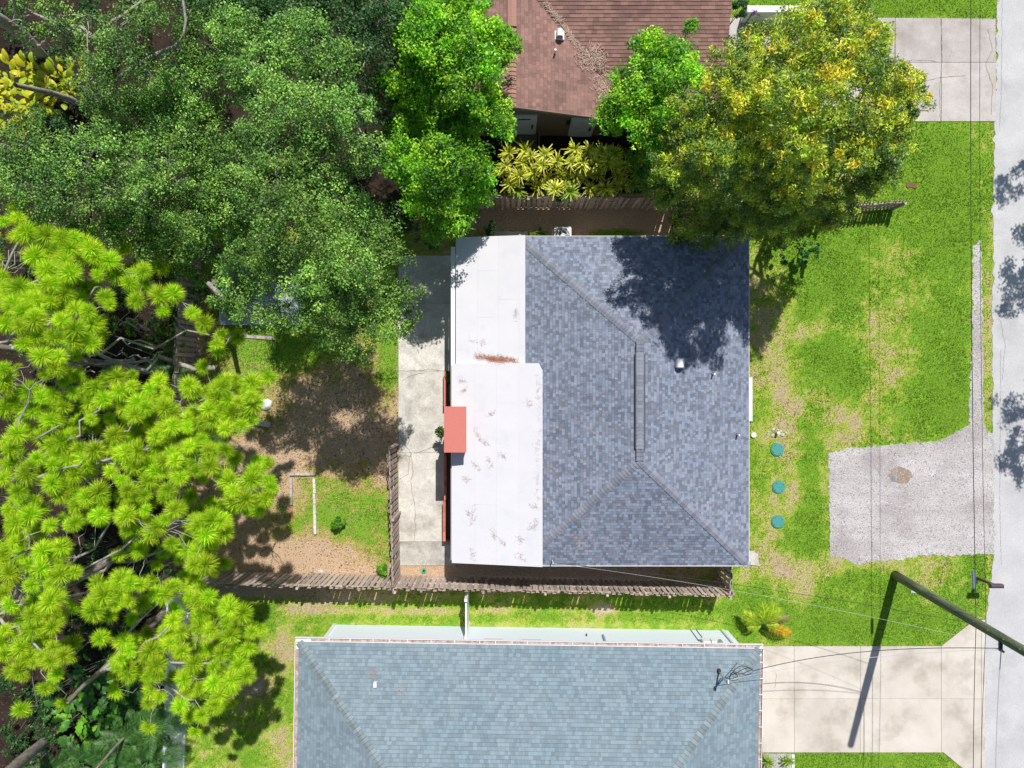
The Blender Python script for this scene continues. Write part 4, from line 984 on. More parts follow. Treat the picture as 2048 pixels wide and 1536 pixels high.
def tree(name, label, cat, base, lobes, pal, L=.09, Wd=.055, dens=44, per=80, sub=.34, m='leaf', trunk_r=.22, fork=2.4, bark='bark', group=None, wts=None, tipcol=None, flat=.6, topcol=None, twigs=60, droop=0., squash=.7, zj=.5):
    bx, by_, _ = P(*base) if len(base) == 2 else base
    root = thing(name, label, cat, (bx, by_, 0), group)
    lobes = [(u, v, rp, z+random.gauss(0, zj)) for (u, v, rp, z) in lobes]
    cs, rs, os_, li = lobe_clusters(lobes, dens, sub, squash)
    cols = pick_cols(len(cs), pal, wts)
    lobecol = RNG.uniform(.72, 1.3, len(lobes))[li]; cols = cols*lobecol[:, None]
    if tipcol is not None:     # flowers / new growth on the outer top shoots
        tc, pr = tipcol; pl = RNG.random(len(lobes))[li]
        sel = (os_[:, 2] > .15) & (cs[:, 2] > np.percentile(cs[:, 2], 45)) & (RNG.random(len(cs)) < pr*(.3+1.4*pl)); cols[sel] = np.array(tc)[RNG.integers(0, len(tc), sel.sum())]*RNG.uniform(.8,1.2,(sel.sum(),1))
    V, F, T = leaf_cloud(cs, rs, os_, per, L, Wd, cols, flat, droop)
    o = pobj('crown', np_mesh('crown', V, F, M[m], T), root); tag(o, kind='stuff')
    tb = MB(); zt = min(l[3] for l in lobes); fk = Vector((bx+random.uniform(-.2,.2), by_+random.uniform(-.2,.2), min(fork, zt*.6)))
    tb.tube([(bx,by_,-.1),(bx,by_,.15),(bx+.03,by_,1.),fk], [trunk_r*1.35,trunk_r*1.05,trunk_r,trunk_r*.85], 10, False)
    o = tb.build('trunk', M[bark], root, True)
    lb = MB(); order = sorted(range(len(lobes)), key=lambda j: (P(*lobes[j][:2], lobes[j][3])[0]-bx)**2+(P(*lobes[j][:2], lobes[j][3])[1]-by_)**2); nodes = [(fk, trunk_r*.62)]
    for j in order:
        c = Vector(P(lobes[j][0], lobes[j][1], lobes[j][3]-.35)); best = min(nodes, key=lambda q: (q[0]-c).length+(.6 if q[0].z > c.z+.3 else 0))
        r1 = max(.022, best[1]*.5); pts = limb(lb, best[0], c, best[1]*.8, r1); nodes.append((c, max(r1, .03))); nodes.append((pts[3], best[1]*.6))
    sel = RNG.choice(len(cs), min(twigs, len(cs)), False)
    for i in sel:
        lc = Vector(P(*lobes[li[i]][:2], lobes[li[i]][3]-.3)); limb(lb, lc, Vector(cs[i])+Vector((0,0,.08)), .02, .007, 4, .2, .1, 3)
    tag(lb.build('branches', M['pale_bark'] if bark == 'pale_bark' else M[bark], root, True), kind='stuff')
    return root
OAK = [(.14,.31,.055),(.20,.39,.07),(.27,.46,.09),(.08,.18,.04)]
oak1 = [(420,90,75,8.2),(480,70,60,8.2),(400,170,80,8.8),(500,150,60,8.6),(560,170,60,8.6),(600,90,70,8.4),(660,130,60,8.3),(250,250,78,8.2),(330,220,70,8.6),(400,260,80,9.2),(330,320,80,8.8),(450,330,80,9.2),(540,270,70,9.1),(620,230,70,9.),(640,320,80,8.8),(560,370,80,8.8),(700,220,50,8.2),(740,300,45,7.8),
 (370,450,70,8.2),(330,490,60,7.4),(470,440,80,8.4),(580,450,80,8.4),(680,400,80,8.2),(730,450,65,7.8),(430,385,70,8.8),(300,400,60,8.),(390,540,40,5.)]
oak1 += [(545,520,55,5.6),(640,500,60,6.8)]
oak2 = [(520,550,60,8.2),(465,560,42,7.6),(560,625,42,7.4),(490,612,40,7.4),(450,600,30,7.),(630,545,55,8.4),(645,605,52,8.),(700,520,65,8.6),(765,515,55,8.2),(745,580,75,8.2),(800,590,45,7.4),(700,660,58,7.6),(660,650,48,7.4),(765,640,50,7.4),(810,640,30,6.8),(690,590,60,8.4),(720,700,26,6.6),(600,580,45,8.),(585,520,45,8.),(480,515,40,8.),(610,640,30,7.)]
oak1 = [(u, v, rp, (z*.66 if u < 480 else z*.84 if u < 560 else z)) for (u, v, rp, z) in oak1]
oak3 = [(60,280,70,7.4),(120,330,60,7.2),(50,380,70,7.4),(150,400,70,7.4),(230,370,60,7.6),(260,440,60,7.2),(190,300,60,7.6),(20,330,50,7.),(90,430,40,6.2),(210,470,45,6.2),(300,380,50,7.4),(160,470,40,5.6)]
oak4 = [(230,60,55,7.4),(300,40,45,7.6),(240,115,65,7.8),(290,150,48,7.8),(190,150,55,7.2),(320,15,40,7.4),(150,60,40,6.),(110,30,40,6.),(70,75,30,5.6),(210,200,50,7.4),(150,100,35,6.),(40,10,30,5),(350,-40,50,7)]
tree('oak_tree', 'largest dark green oak with small glossy leaves left of centre', 'tree', (560,330), oak1, OAK, L=.085, Wd=.05, m='gloss_leaf', dens=44, zj=.7, trunk_r=.3, bark='pale_bark', group='oak trees', twigs=260)
tree('oak_tree', 'lower oak reaching over the pale platform and the patio edge', 'tree', (490,575), oak2, [(.17,.33,.055),(.22,.41,.07),(.27,.46,.08),(.10,.22,.04)], L=.085, Wd=.05, m='gloss_leaf', trunk_r=.26, dens=38, bark='pale_bark', group='oak trees', twigs=160)
tree('oak_tree', 'sparse greyish oak at the left edge above the pines', 'tree', (300,420), oak3, OAK, L=.085, Wd=.05, per=60, m='gloss_leaf', trunk_r=.22, bark='pale_bark', group='oak trees', twigs=220)
tree('oak_tree', 'open crowned oak in the top left corner by the yellow leaves', 'tree', (330,190), oak4, OAK, L=.085, Wd=.05, per=56, dens=34, m='gloss_leaf', trunk_r=.22, bark='pale_bark', group='oak trees', twigs=160)
BR = [(.20,.54,.02),(.30,.62,.03),(.14,.40,.02),(.40,.68,.04),(.08,.25,.02)]
lob = [(860,60,62,7.4),(905,25,55,7.6),(830,105,45,7.),(930,95,52,7.4),(992,85,42,7.),(1018,100,26,6.8),(970,135,45,6.8),(795,165,38,6.2),(860,185,55,6.8),(920,180,48,6.6),(968,215,50,6.2),(1003,258,26,5.6),(890,265,45,6.2),(800,315,45,5.8),(780,290,30,5.4),(880,325,55,6.2),(935,330,50,6.),(962,362,34,5.6),(870,395,55,5.8),(905,425,42,5.4),(878,462,26,4.6),(840,350,45,5.8),(870,-20,60,7.4),(820,230,40,5.6)]
lob += [(u+random.gauss(0,12), v+random.gauss(0,12), rp, z-1.3) for (u, v, rp, z) in lob]+[(830,20,50,6.6),(815,60,40,6.2),(845,150,45,6.),(900,130,50,6.6),(820,190,35,5.6),(930,240,40,5.4),(850,270,45,5.4),(840,400,40,5.2),(950,40,45,6.8)]
tree('broadleaf_tree', 'bright green leafy tree left of the brown roof', 'tree', (880,330), lob, BR, L=.11, Wd=.06, per=64, m='leaf', trunk_r=.2, group='bright green broadleaf trees', twigs=90)
lob = [(1312,70,14,6.6),(1300,105,40,6.4),(1350,110,42,6.4),(1275,175,50,6.2),(1230,225,34,5.4),(1325,180,52,6.4),(1280,245,42,5.6),(1215,242,26,4.8),(1300,310,38,4.2),(1335,250,50,5.8),(1240,160,26,5.6),(1300,350,28,3.6),(1380,60,20,6.)]
lob += [(1360,230,40,7.),(1385,140,32,7.4),(1325,290,36,5.6),(1355,270,34,6.),(1310,260,34,5.6)]
lob = [(u, v, rp, z*.87) for (u, v, rp, z) in lob]
lob += [(u+random.gauss(0,12), v+random.gauss(0,12), rp, z-1.2) for (u, v, rp, z) in lob if rp > 24]
tree('broadleaf_tree', 'bright green leafy tree between the brown roof and the yellow topped tree', 'tree', (1270,330), lob, BR, L=.11, Wd=.06, per=64, m='leaf', trunk_r=.17, group='bright green broadleaf trees', twigs=60)
# yellow flowering tree
Yt = [(1450,130,48,9.6),(1530,90,52,10.2),(1600,60,55,10.4),(1655,35,45,10.2),(1705,30,42,10.),(1738,62,36,9.8),(1560,170,65,10.8),(1640,120,60,11.),(1700,115,52,10.6),(1745,95,42,10.),(1650,195,60,11.),(1735,165,50,10.4),(1785,165,44,9.8),(1826,175,26,9.4),(1812,215,28,9.2),(1765,225,42,9.8),(1585,210,65,11.),(1490,200,55,10.4),(1430,180,42,9.8),(1400,235,45,9.6),(1465,245,50,10.2),(1540,270,55,10.6),(1620,265,52,10.6),(1700,250,50,10.2),(1790,258,34,9.2),(1365,210,30,8.8),(1385,290,42,9.2),(1450,310,50,9.6),(1350,270,30,8.4),
 (1530,330,52,9.6),(1615,325,46,9.4),(1690,310,42,9.2),(1748,300,36,8.8),(1785,320,26,8.2),(1400,360,46,8.6),(1475,380,48,8.6),(1555,385,48,8.6),(1630,380,38,7.6),(1345,330,36,7.6),(1350,390,32,6.8),(1420,425,40,7.2),(1500,440,38,7.2),(1570,440,34,6.8),(1625,425,26,6.),(1445,462,22,6.4),
 (1700,372,36,6.2),(1665,400,26,5.4),(1735,350,30,6.4),(1600,470,22,3.6),(1640,470,22,3.2),(1560,480,20,3.)]
yg = [(.18,.31,.05),(.34,.48,.055),(.50,.60,.06),(.09,.18,.04)]
def yz(u, v, z):
    if v >= 300 and u < 1690:
        Y = 6.3-(v-300)/180*.95; return max(4., 30-Y*S/(768-v)-max(0, 1570-u)/170*1.9)
    return z+.45*min(1, max(0, (u-1540)/80))-max(0, 1540-u)/150*1.1
Yt = [(u, v, rp, yz(u, v, z)) for (u, v, rp, z) in Yt if z > 3.7]
for v in (330, 365, 400, 435, 462):
    for u in range(1330 if v < 430 else 1370, 1640 if v < 440 else 1600, 44):
        jv, ju = random.gauss(0, 5), random.gauss(0, 9); zz = yz(u, v, 0); 
        if u < 1400: zz -= 1.2
        Yt.append((u+ju, v+jv, 34, zz))
Yt += [(u, v, rp*1.02, z-1.9) for (u, v, rp, z) in Yt if z > 9.3 and rp > 34]+[(u, v, rp, z-3.6) for (u, v, rp, z) in Yt if z > 9.6 and rp > 34 and v > 240]
Yt += [(1800,240,34,9),(1790,290,34,8),(1770,330,36,7.2),(1740,370,32,6.6),(1700,390,30,6.),(1815,205,32,9.),(1760,260,45,9.),(1780,300,34,6.5),(1740,330,34,5.8),(1800,250,30,7.2),(1775,215,34,8.)]
Yt += [(1350,300,34,6.6),(1330,345,28,5.8),(1340,395,30,5.2),(1835,205,26,9.2),(1838,165,20,9.6),(1800,285,30,9.2),(1790,345,26,6.6),(1765,330,40,6.8),(1700,415,26,4.6),(1660,440,30,4.4),(1400,480,20,4.),(1560,480,20,4.)]
tree('silk_oak_tree', 'large round tree with orange yellow shoots over dark green foliage by the driveway', 'tree', (1580,330), Yt, yg, L=.12, Wd=.042, per=62, m='leaf', trunk_r=.3, tipcol=([(.70,.72,.06),(.64,.70,.06),(.76,.66,.05),(.52,.66,.05),(.55,.70,.06)], .45), flat=.45, twigs=120, fork=3., sub=.3, dens=48, squash=.85)
# unseen street trees east of the road, their shade falls on the road
def ground_lobe(x, y, z, r): return (1024+x*S/(H-z), 768-y*S/(H-z), r*S/(H-z), z)
for (x0, x1, y0, y1, nl, lb) in ((22.55,24.8,7.8,14.4,26,'street tree beyond the right edge shading the upper road'),(22.8,24.9,.9,4.6,20,'street tree beyond the right edge shading the middle road')):
    lo = [ground_lobe(RNG.uniform(x0,x1), RNG.uniform(y0,y1), 7.+RNG.normal(0,.3), .75) for _ in range(nl)]
    if nl > 30: lo += [ground_lobe(21.5,13.6,7.,.45), ground_lobe(21.4,12.6,7.,.5), ground_lobe(21.6,11.9,7.,.4)]
    tree('street_tree', lb, 'tree', ((x0+x1)/2+.8, (y0+y1)/2, 0), lo, BR, L=.13, Wd=.08, per=50, dens=26, trunk_r=.2, twigs=10)
# top-left trees, leaf colours darkened to stand for deep shade
lob = [(420,-10,60,6.5),(520,20,50,6.),(600,10,60,6.4),(700,-10,60,6.4),(760,40,50,6.6),(740,110,45,6.8),(680,20,45,6.2),(780,-20,50,6.6),(470,-30,50,6.5),(560,-20,50,6.2),(790,240,36,5.2),(720,170,46,7.),(640,60,30,5.),(450,30,45,5.6),(500,60,45,5.2),(560,50,45,5.4),(620,50,50,5.6),(680,80,50,6.),(740,80,50,6.2),(770,160,45,6.),(790,60,45,6.),(390,10,40,5.),(530,10,50,5.8),(650,0,50,6.),(720,230,36,5.6),(760,300,36,5.)]
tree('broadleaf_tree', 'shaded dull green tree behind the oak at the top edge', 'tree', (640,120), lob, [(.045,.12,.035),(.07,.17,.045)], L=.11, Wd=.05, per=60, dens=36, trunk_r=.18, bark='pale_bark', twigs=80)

# ---- pines
def tuft_mesh(seed, n=680):
    r = np.random.default_rng(seed); yf = .08+.13*(seed % 3); t = r.random(n)
    d = r.normal(size=(n, 3)); d[:, 2] = np.abs(d[:, 2])*.75-.12+r.normal(0, .12, n); d = unit(d)
    L = r.uniform(.29, .46, n); base = np.stack([np.zeros(n), np.zeros(n), -.14+.16*t], 1)
    tip = base+d*L[:, None]; tip[:, 2] -= .05*r.random(n)
    s = unit(np.cross(d, r.normal(size=(n, 3)))); wd = .0068
    mid = base+d*L[:, None]*.55; mid[:, 2] += .012
    V = np.stack([base-s*wd*.6, base+s*wd*.6, mid+s*wd, tip, mid-s*wd], 1).reshape(-1, 3)
    f = np.array([(0,1,2,4)]); F4 = (f[None]+5*np.arange(n)[:, None, None]).reshape(-1, 4)
    F3 = (np.array([(4,2,3)])[None]+5*np.arange(n)[:, None, None]).reshape(-1, 3)
    F = np.concatenate([np.concatenate([F3, F3[:, 2:]*0-1], 1)]) if False else None
    c = np.where(r.random((n, 1)) < yf, np.array((.68,.70,.05)), np.array((.47,.74,.025)))*r.uniform(.8,1.2,(n,1))
    # diamonds only (quads) keep one array type
    V = np.stack([base, mid+s*wd, tip, mid-s*wd], 1).reshape(-1, 3); F = np.arange(4*n).reshape(n, 4)
    return np_mesh('needle_tuft', V, F, M['needle'], np.repeat(c, 4, 0))
tufts = [tuft_mesh(k) for k in range(9)]
TA = [(8,444),(37,435),(37,472),(94,472),(148,476),(137,498),(182,498),(70,513),(125,517),(94,541),(137,545),(217,521),(195,550),(234,548),(287,543),(258,566),(291,566),(320,593),(92,570),(102,603),(129,588),(6,552),(10,576),(39,576),(18,597),(14,648),(47,625),(68,642),(39,652),(123,642),(152,617),(176,621),(184,648),(219,609),(273,601),(72,673),(104,673),(182,687),(409,645),(435,688),(60,600),(150,660)]
TB = [(6,739),(12,774),(12,817),(57,782),(84,712),(109,737),(127,762),(59,819),(84,794),(102,841),(127,813),(176,776),(178,805),(207,798),(182,839),(264,772),(299,778),(238,784),(266,825),(290,815),(330,817),(348,848),(35,866),(84,876),(154,866),(121,882),(230,870),(311,874),(61,934),(105,929),(137,919),(172,934),(162,899),(189,901),(242,907),(275,903),(313,893),(371,895),(379,925),(350,921),(268,934),(221,944),(148,950),(35,983),(6,956),(104,968),(256,981),(197,983),(336,981),(361,956),(121,989),
      (417,819),(429,839),(409,844),(452,858),(445,786),(456,801),(478,805),(503,792),(507,807),(499,819),(374,854),(345,852),(378,893),(417,901),(402,878),(384,928),(421,932),(331,995),(460,964),(466,981),(511,944),(503,960),(538,962),(542,975),(507,1001),(530,997),(472,1005),(474,760),(503,764),(445,773),(378,770),(20,900),(300,930),(70,1000),(300,960),(150,1010)]
TC = [(20,1051),(27,1084),(100,1051),(83,1101),(123,1094),(83,1137),(20,1147),(20,1211),(63,1171),(100,1204),(67,1257),(43,1297),(103,1254),(77,1237),(37,1341),(100,1324),(90,1377),(127,1311),(253,1061),(253,1031),(343,1087),(400,1051),(443,1044),(420,1084),(393,1104),(387,1131),(407,1127),(243,1157),(200,1184),(240,1184),(260,1167),(187,1221),(217,1231),(233,1211),(448,1038),(421,1050),(398,1051),(60,1030),(10,1260),(10,1310),(150,1045),(200,1030),(330,1040),(290,1020),(15,1020),(120,1150),(5,1110)]
TD = [(313,1187),(343,1174),(380,1194),(417,1194),(400,1234),(347,1241),(363,1264),(460,1220),(453,1247),(503,1264),(460,1271),(497,1297),(443,1307),(340,1287),(300,1301),(260,1301),(313,1331),(257,1344),(293,1354),(363,1304),(320,1394),(360,1411),(390,1381),(427,1367),(463,1361),(493,1351),(427,1334),(403,1431),(430,1411),(383,1341),(240,1321),(480,1330),(440,1390),(410,1210)]
def pine(label, base, T, ztop, zlow, knots, lean=(0,0)):
    bx, by_, _ = P(*base); root = thing('pine_tree', label, 'tree', (bx,by_,0), 'long needled pines')
    mb = MB(); top = Vector((bx+lean[0], by_+lean[1], ztop-.6)); n = 8
    tr = [Vector((bx,by_,-.1)).lerp(top, t)+Vector((random.gauss(0,.06),random.gauss(0,.06),0)) for t in np.linspace(0,1,n)]
    tr[0] = Vector((bx,by_,-.1)); mb.tube(tr, list(np.linspace(.17,.06,n)), 10, False).build('trunk', M['bark'], root, True)
    bb = MB(); kn = [Vector(P(u, v, z)) for (u, v, z) in knots]; nodes = list(kn)
    for k in kn:
        st_ = min(tr[2:], key=lambda q: (q-k).length+abs(q.z-(k.z-1.2))); pts = limb(bb, st_, k, .07, .03, 6, .15, .05, 6); nodes += pts[3:]
    cnt = 0; items = []
    for (u, v) in T:
        z = zlow+(ztop-zlow)*(.25+.5*vnoise(np.array(u/160.), np.array(v/160.), 1., 3))+random.uniform(-.35,.35); items.append((u,v,z,1.)); (u < 480) and items.append((u+random.gauss(0,17),v+random.gauss(0,17),z+random.uniform(-.5,.1),1.))
    for (u, v) in T:       # lower shaded layer filling the inside of the crown
        for _ in range(3):
            if random.random() < (.75 if u < 480 else .15): items.append((u+random.gauss(0,24 if u < 480 else 10)+2, v+random.gauss(0,24), zlow-.2-random.uniform(0,1.3), .95))
    W0 = W[root.name]
    for (u, v, z, s) in items:
        c = Vector(P(u, v, z)); nd_ = min(nodes, key=lambda q: (q-c).length)
        dd = (c-nd_); up_ = (dd.normalized()*.55+Vector((0,0,.85))+Vector((random.gauss(0,.32),random.gauss(0,.32),0))).normalized()
        limb(bb, nd_, c-up_*.12, .018, .008, 4, .25, -.12, 4)
        if dd.length < 1.4 and s == 1: nodes.append(c-up_*.3)
        o = bpy.data.objects.new('needle_tuft', random.choice(tufts)); C.objects.link(o); o.parent = root
        o.location = c-W0; sc_ = s*random.uniform(.62,1.12)
        o.rotation_mode = 'QUATERNION'; o.rotation_quaternion = up_.to_track_quat('Z','Y')@Vector((0,0,1)).rotation_difference(Vector((0,0,1)))@Matrix.Rotation(random.uniform(0,6.28),3,'Z').to_quaternion()
        o.scale = (sc_,)*3
    tag(bb.build('branches', M['pale_bark'], root, True), kind='stuff')
pine('pine with yellow green tufts at the left edge above the dead limbs', (300,742), TA, 9.4, 6.6, [(50,460,7.2),(120,520,7.2),(250,560,6.6),(60,620,7.4),(150,640,7.),(170,690,6.2),(20,580,7.5),(420,670,4.5)], (-4.2,1.2))
pine('pine with the widest bright green crown in the middle of the left side', (372,905), TB, 9.2, 6.2, [(60,780,7.8),(120,850,7.6),(200,820,7.4),(280,820,6.8),(60,940,7.8),(160,930,7.4),(240,930,7.),(340,880,6.4),(390,900,6.),(420,840,5.6),(480,800,5.2),(500,975,5.2),(300,970,6.4),(450,780,5.2)], (-4.4,-.6))
pine('pine spreading over the lower left corner beside the palms', (330,1070), TC, 9.2, 6., [(60,1070,7.6),(100,1130,7.4),(40,1200,7.6),(80,1270,7.2),(230,1180,6.6),(250,1050,6.4),(400,1080,5.4),(90,1330,6.4),(330,1060,6.)], (-3.8,-2.))
pine('pine overhanging the white vinyl fence', (335,1215), TD, 7.6, 5.4, [(340,1190,5.8),(400,1220,5.6),(300,1310,5.8),(460,1260,5.2),(480,1320,5.2),(390,1400,5.2),(430,1380,5.2),(350,1280,5.6)], (.2,-.9))
# dead limbs between the pines
dl = MB(); dead = thing('dead_branches', 'tangle of bare grey limbs lying between the pine crowns at left', 'dead branches', P(200,710))
for (p, q, r_) in (((430,735,1.),(20,690,3.5),.12),((350,735,1.5),(130,715,2.6),.08),((270,718,1.2),(150,735,2.),.07),((330,700,1.2),(230,672,3.),.05),((300,660,2.),(240,640,3.),.04),((260,740,1.2),(330,745,.8),.05),((160,700,2.6),(60,745,3.2),.06),((250,720,2),(200,760,2),.04),((300,715,1.5),(210,700,2.2),.04),((200,700,2),(160,745,2.5),.05),((350,690,1.),(300,725,1.5),.04),((240,650,2.),(290,625,2.4),.03),((120,720,2.8),(190,745,2.),.06)):
    limb(dl, P(p[0],p[1],p[2]), P(q[0],q[1],q[2]), r_, r_*.4, 7, .18, .05, 8)
for _ in range(60):
    u, v = random.uniform(90,360), random.uniform(610,755); z = random.uniform(.5,2.4); limb(dl, P(u,v,z), P(u+random.gauss(0,30),v+random.gauss(0,16),z+random.gauss(.1,.3)), .02, .006, 4, .3, .1, 4)
dl.build('limbs', M['pale_bark'], dead, True)
# big bare trunks at the top left and bottom left
def bare_trunk(label, pts, rad, bark='pale_bark', extra=()):
    x, y, _ = P(pts[0][0], pts[0][1]); root = thing('bare_tree', label, 'tree', (x,y,0))
    ps = [P(u,v,z) for u,v,z in pts]; MB().tube(ps, rad, 12, False).build('trunk', M[bark], root, True)
    b_ = MB()
    for e in extra: limb(b_, P(*e[0]), P(*e[1]), e[2], e[2]*.5, 6, .15, .05, 5)
    if extra: b_.build('branches', M[bark], root, True)
bare_trunk('thick pale leaning trunk crossing the top left corner', [(112,148,0),(85,112,1.5),(48,72,3.2),(0,38,5),(-60,10,7)], [.2,.2,.22,.2,.16], extra=(((70,95,2.2),(95,72,3.2),.08),((28,55,4),(30,-10,6),.09),((30,60,4),(60,30,5),.05),((10,45,4.6),(45,42,5.2),.035)))
bare_trunk('pale trunk poking out below the yellow leaves at left', [(192,240,0),(172,215,1.2),(140,198,2.4),(100,185,4),(30,170,6)], [.14,.13,.12,.1,.08])
bare_trunk('shaggy brown trunk in the bottom left corner', [(132,1452,0),(100,1475,1.4),(62,1505,3.),(10,1550,5),(-60,1620,7)], [.16,.18,.2,.2,.18], 'bark')
bare_trunk('thin dead stem between the palms at the bottom', [(300,1425,.2),(262,1460,1.6),(225,1500,3.),(190,1540,4)], [.06,.06,.05,.04], 'bark')
# bare curved limb in oak gap
lb_ = thing('bare_limb', 'curved bare grey branch rising through the gap in the oaks', 'branch', P(300,120)); mb = MB()
mb.tube([P(232,160,5.2),P(262,138,5.8),P(296,118,6.2),P(330,100,6.6),P(352,92,6.8),P(368,70,7.),P(372,40,7.2),P(366,0,7.4),P(360,-40,7.6)], [.06,.07,.07,.06,.055,.05,.045,.04,.03], 8); mb.tube([P(300,116,6.2),P(290,128,5.9),P(285,140,5.6)], [.05,.04,.03], 6)
mb.build('limb', M['pale_bark'], lb_, True)

# ---- hedge rosettes (long yellow green leaves)
def rosette_mesh(seed, n=54, pal=((.66,.68,.06),(.13,.30,.03)), L=(.28,.48), wd=.021, name='leaves', zlo=.05):
    r = np.random.default_rng(seed); V = []; F = []; T = []
    for i in range(n):
        a = r.uniform(0, 6.283); el = r.uniform(zlo, 1.2); l = r.uniform(*L); d = np.array((math.cos(a)*math.cos(el), math.sin(a)*math.cos(el), math.sin(el))); s = np.array((-math.sin(a), math.cos(a), 0))
        b = np.array((0,0,r.uniform(-.25,0))); p0 = b; p1 = b+d*l*.5; p2 = b+d*l; p2[2] -= l*.25; k = len(V)
        V += [p0-s*wd*.4, p0+s*wd*.4, p1+s*wd, p1-s*wd, p2+s*wd*.5, p2-s*wd*.5]; F += [(k,k+1,k+2,k+3),(k+3,k+2,k+4,k+5)]
        c0 = np.array(pal[1])*r.uniform(.8,1.2); c1 = np.array(pal[0])*r.uniform(.8,1.2); T += [c0,c0,c1*.9,c1*.9,c1,c1]
    return np_mesh(name, V, F, M['leaf'], np.array(T))
ros = [rosette_mesh(k) for k in range(5)]; rosg = [rosette_mesh(20+k, 54, ((.30,.46,.04),(.15,.28,.03))) for k in range(3)]
stem_me = MB().cyl(0,0,-1.85,-.05,.02,6,.015).mesh('stem', M['bark'])
hedge = [(1018,305),(1012,330),(1020,368),(1045,325),(1062,312),(1040,350),(1068,345),(1085,330),(1090,308),(1115,322),(1098,355),(1125,345),(1150,298),(1142,325),(1180,298),(1165,325),(1152,352),(1170,345),(1190,325),(1205,305),(1218,320),(1195,350),(1235,350),(1228,305),(1250,330),(1075,372),(1110,378),(1245,372),(1262,318),(1275,345),(1290,330),(1305,350),(1268,368),(1295,375),(1320,365),(1130,372),(1035,380),(1000,345),(1232,330),(1212,375),(1180,375),(1140,385),(1050,300)]
ORD = 'first second third fourth fifth sixth seventh eighth ninth tenth eleventh twelfth thirteenth fourteenth fifteenth sixteenth seventeenth eighteenth nineteenth twentieth twenty-first twenty-second'.split()
for i, (u, v) in enumerate(hedge):
    green = u > 1255 or v > 378; zt = random.uniform(2.4,3.) if v < 345 else random.uniform(1.9,2.5)
    x, y, _ = P(u, v, zt)
    row = 0 if v < 322 else (1 if v < 348 else 2); rk = sorted(q[0]+q[1]*.001 for q in hedge if (0 if q[1] < 322 else (1 if q[1] < 348 else 2)) == row).index(u+v*.001)
    t = thing('hedge_shrub', ('greener shadier' if green else 'yellow leaved')+' spiky shrub, '+ORD[rk]+' from the left in the '+('row nearest the brown house' if row == 0 else 'middle row' if row == 1 else 'row nearest the fence'), 'shrub', (x,y,0), 'spiky hedge shrubs')
    o = link('leaves', (rosg if green else ros)[i % 3], t, (0,0,zt)); s_ = random.uniform(.9,1.25); o.scale = (s_,)*3; o.rotation_euler = (random.gauss(0,.12),random.gauss(0,.12),random.uniform(0,6.28))
    link('stem', stem_me, t, (0,0,zt))
# ---- shrubs helper
def bush(name, label, cat, u, v, r, z, pal, L=.09, Wd=.06, per=40, dens=40, m='leaf', grp=None, sub=.16, n=4):
    lo = [(u+random.gauss(0, r*.45)*S/H, v+random.gauss(0, r*.45)*S/H, r*.6*S/(H-z), z+random.gauss(0,.08)) for _ in range(n)]
    cs, rs, os_, li = lobe_clusters(lo, dens, sub); cols = pick_cols(len(cs), pal); V, F, T = leaf_cloud(cs, rs, os_, per, L, Wd, cols)
    x, y, _ = P(u, v, z); t = thing(name, label, cat, (x,y,0), grp); tag(pobj('foliage', np_mesh('foliage', V, F, M[m], T), t), kind='stuff')
    s_ = MB()
    for _ in range(4): s_.tube([(x,y,0),(x+random.gauss(0,r*.3),y+random.gauss(0,r*.3),z)], [.02,.01], 5)
    s_.build('stems', M['bark'], t); return t
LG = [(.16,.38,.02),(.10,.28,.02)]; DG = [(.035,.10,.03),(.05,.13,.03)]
bush('small_shrub', 'small bright green shrub alone on the back yard grass', 'shrub', 677, 1046, .28, .4, LG)
bush('small_shrub', 'bright green shrub in the corner where the two fences meet', 'shrub', 762, 1146, .28, .5, LG)
bush('small_shrub', 'small green plant in the red planter beside the white porch roof', 'shrub', 896, 755, .16, .6, LG, per=22)
bush('small_shrub', 'dark green shrub poking out left of the red chimney cap', 'shrub', 882, 866, .25, 1.1, [(.07,.16,.03),(.05,.12,.03)], per=22)
bush('small_shrub', 'dull green shrub beside the north end of the white porch roof', 'shrub', 985, 466, .3, .6, DG)
bush('small_shrub', 'low sunlit green shrub left of the air conditioner', 'shrub', 1078, 467, .3, .4, [(.2,.3,.03),(.12,.22,.03)])
bush('small_shrub', 'green creeper hanging over the shaded fence by the hedge', 'creeper', 1110, 388, .45, 1.7, [(.06,.2,.07),(.05,.16,.05)], n=6)
bush('flowering_shrub', 'dark shrub with small purple flowers beside the brown roof corner', 'shrub', 1482, 12, .5, 1.6, DG+[(.04,.12,.04)], n=5)
M_p = [(.35,.08,.5)]
bush('flower_cluster', 'tiny spray of purple flowers at the brown roof corner', 'flowers', 1506, 25, .12, 1.9, M_p, L=.06, Wd=.05, per=8, n=2, dens=30)
bush('hedge_shrub_low', 'low dark foliage under the yellow tree at the main roof corner', 'shrub', 1560, 480, .6, .9, DG, n=6)
bush('hedge_shrub_low', 'dark green shrub on the lawn edge shaded by the yellow tree', 'shrub', 1610, 500, .5, .7, [(.04,.15,.03),(.05,.18,.03)], n=6)
for k, (u, v, r_) in enumerate([(352,615,.35),(358,650,.4),(345,690,.4),(338,720,.4),(352,735,.3),(300,690,.4),(318,660,.35),(262,655,.4),(215,655,.35),(310,735,.35)]):
    bush('vine_cover', 'light green vine mass along the left yard fence', 'vine', u, v, r_, random.uniform(.5,1.3), [(.26,.42,.03),(.16,.34,.03),(.10,.22,.03)], L=.1, Wd=.09, per=18, grp='vine masses by the left fence', n=5, dens=34)
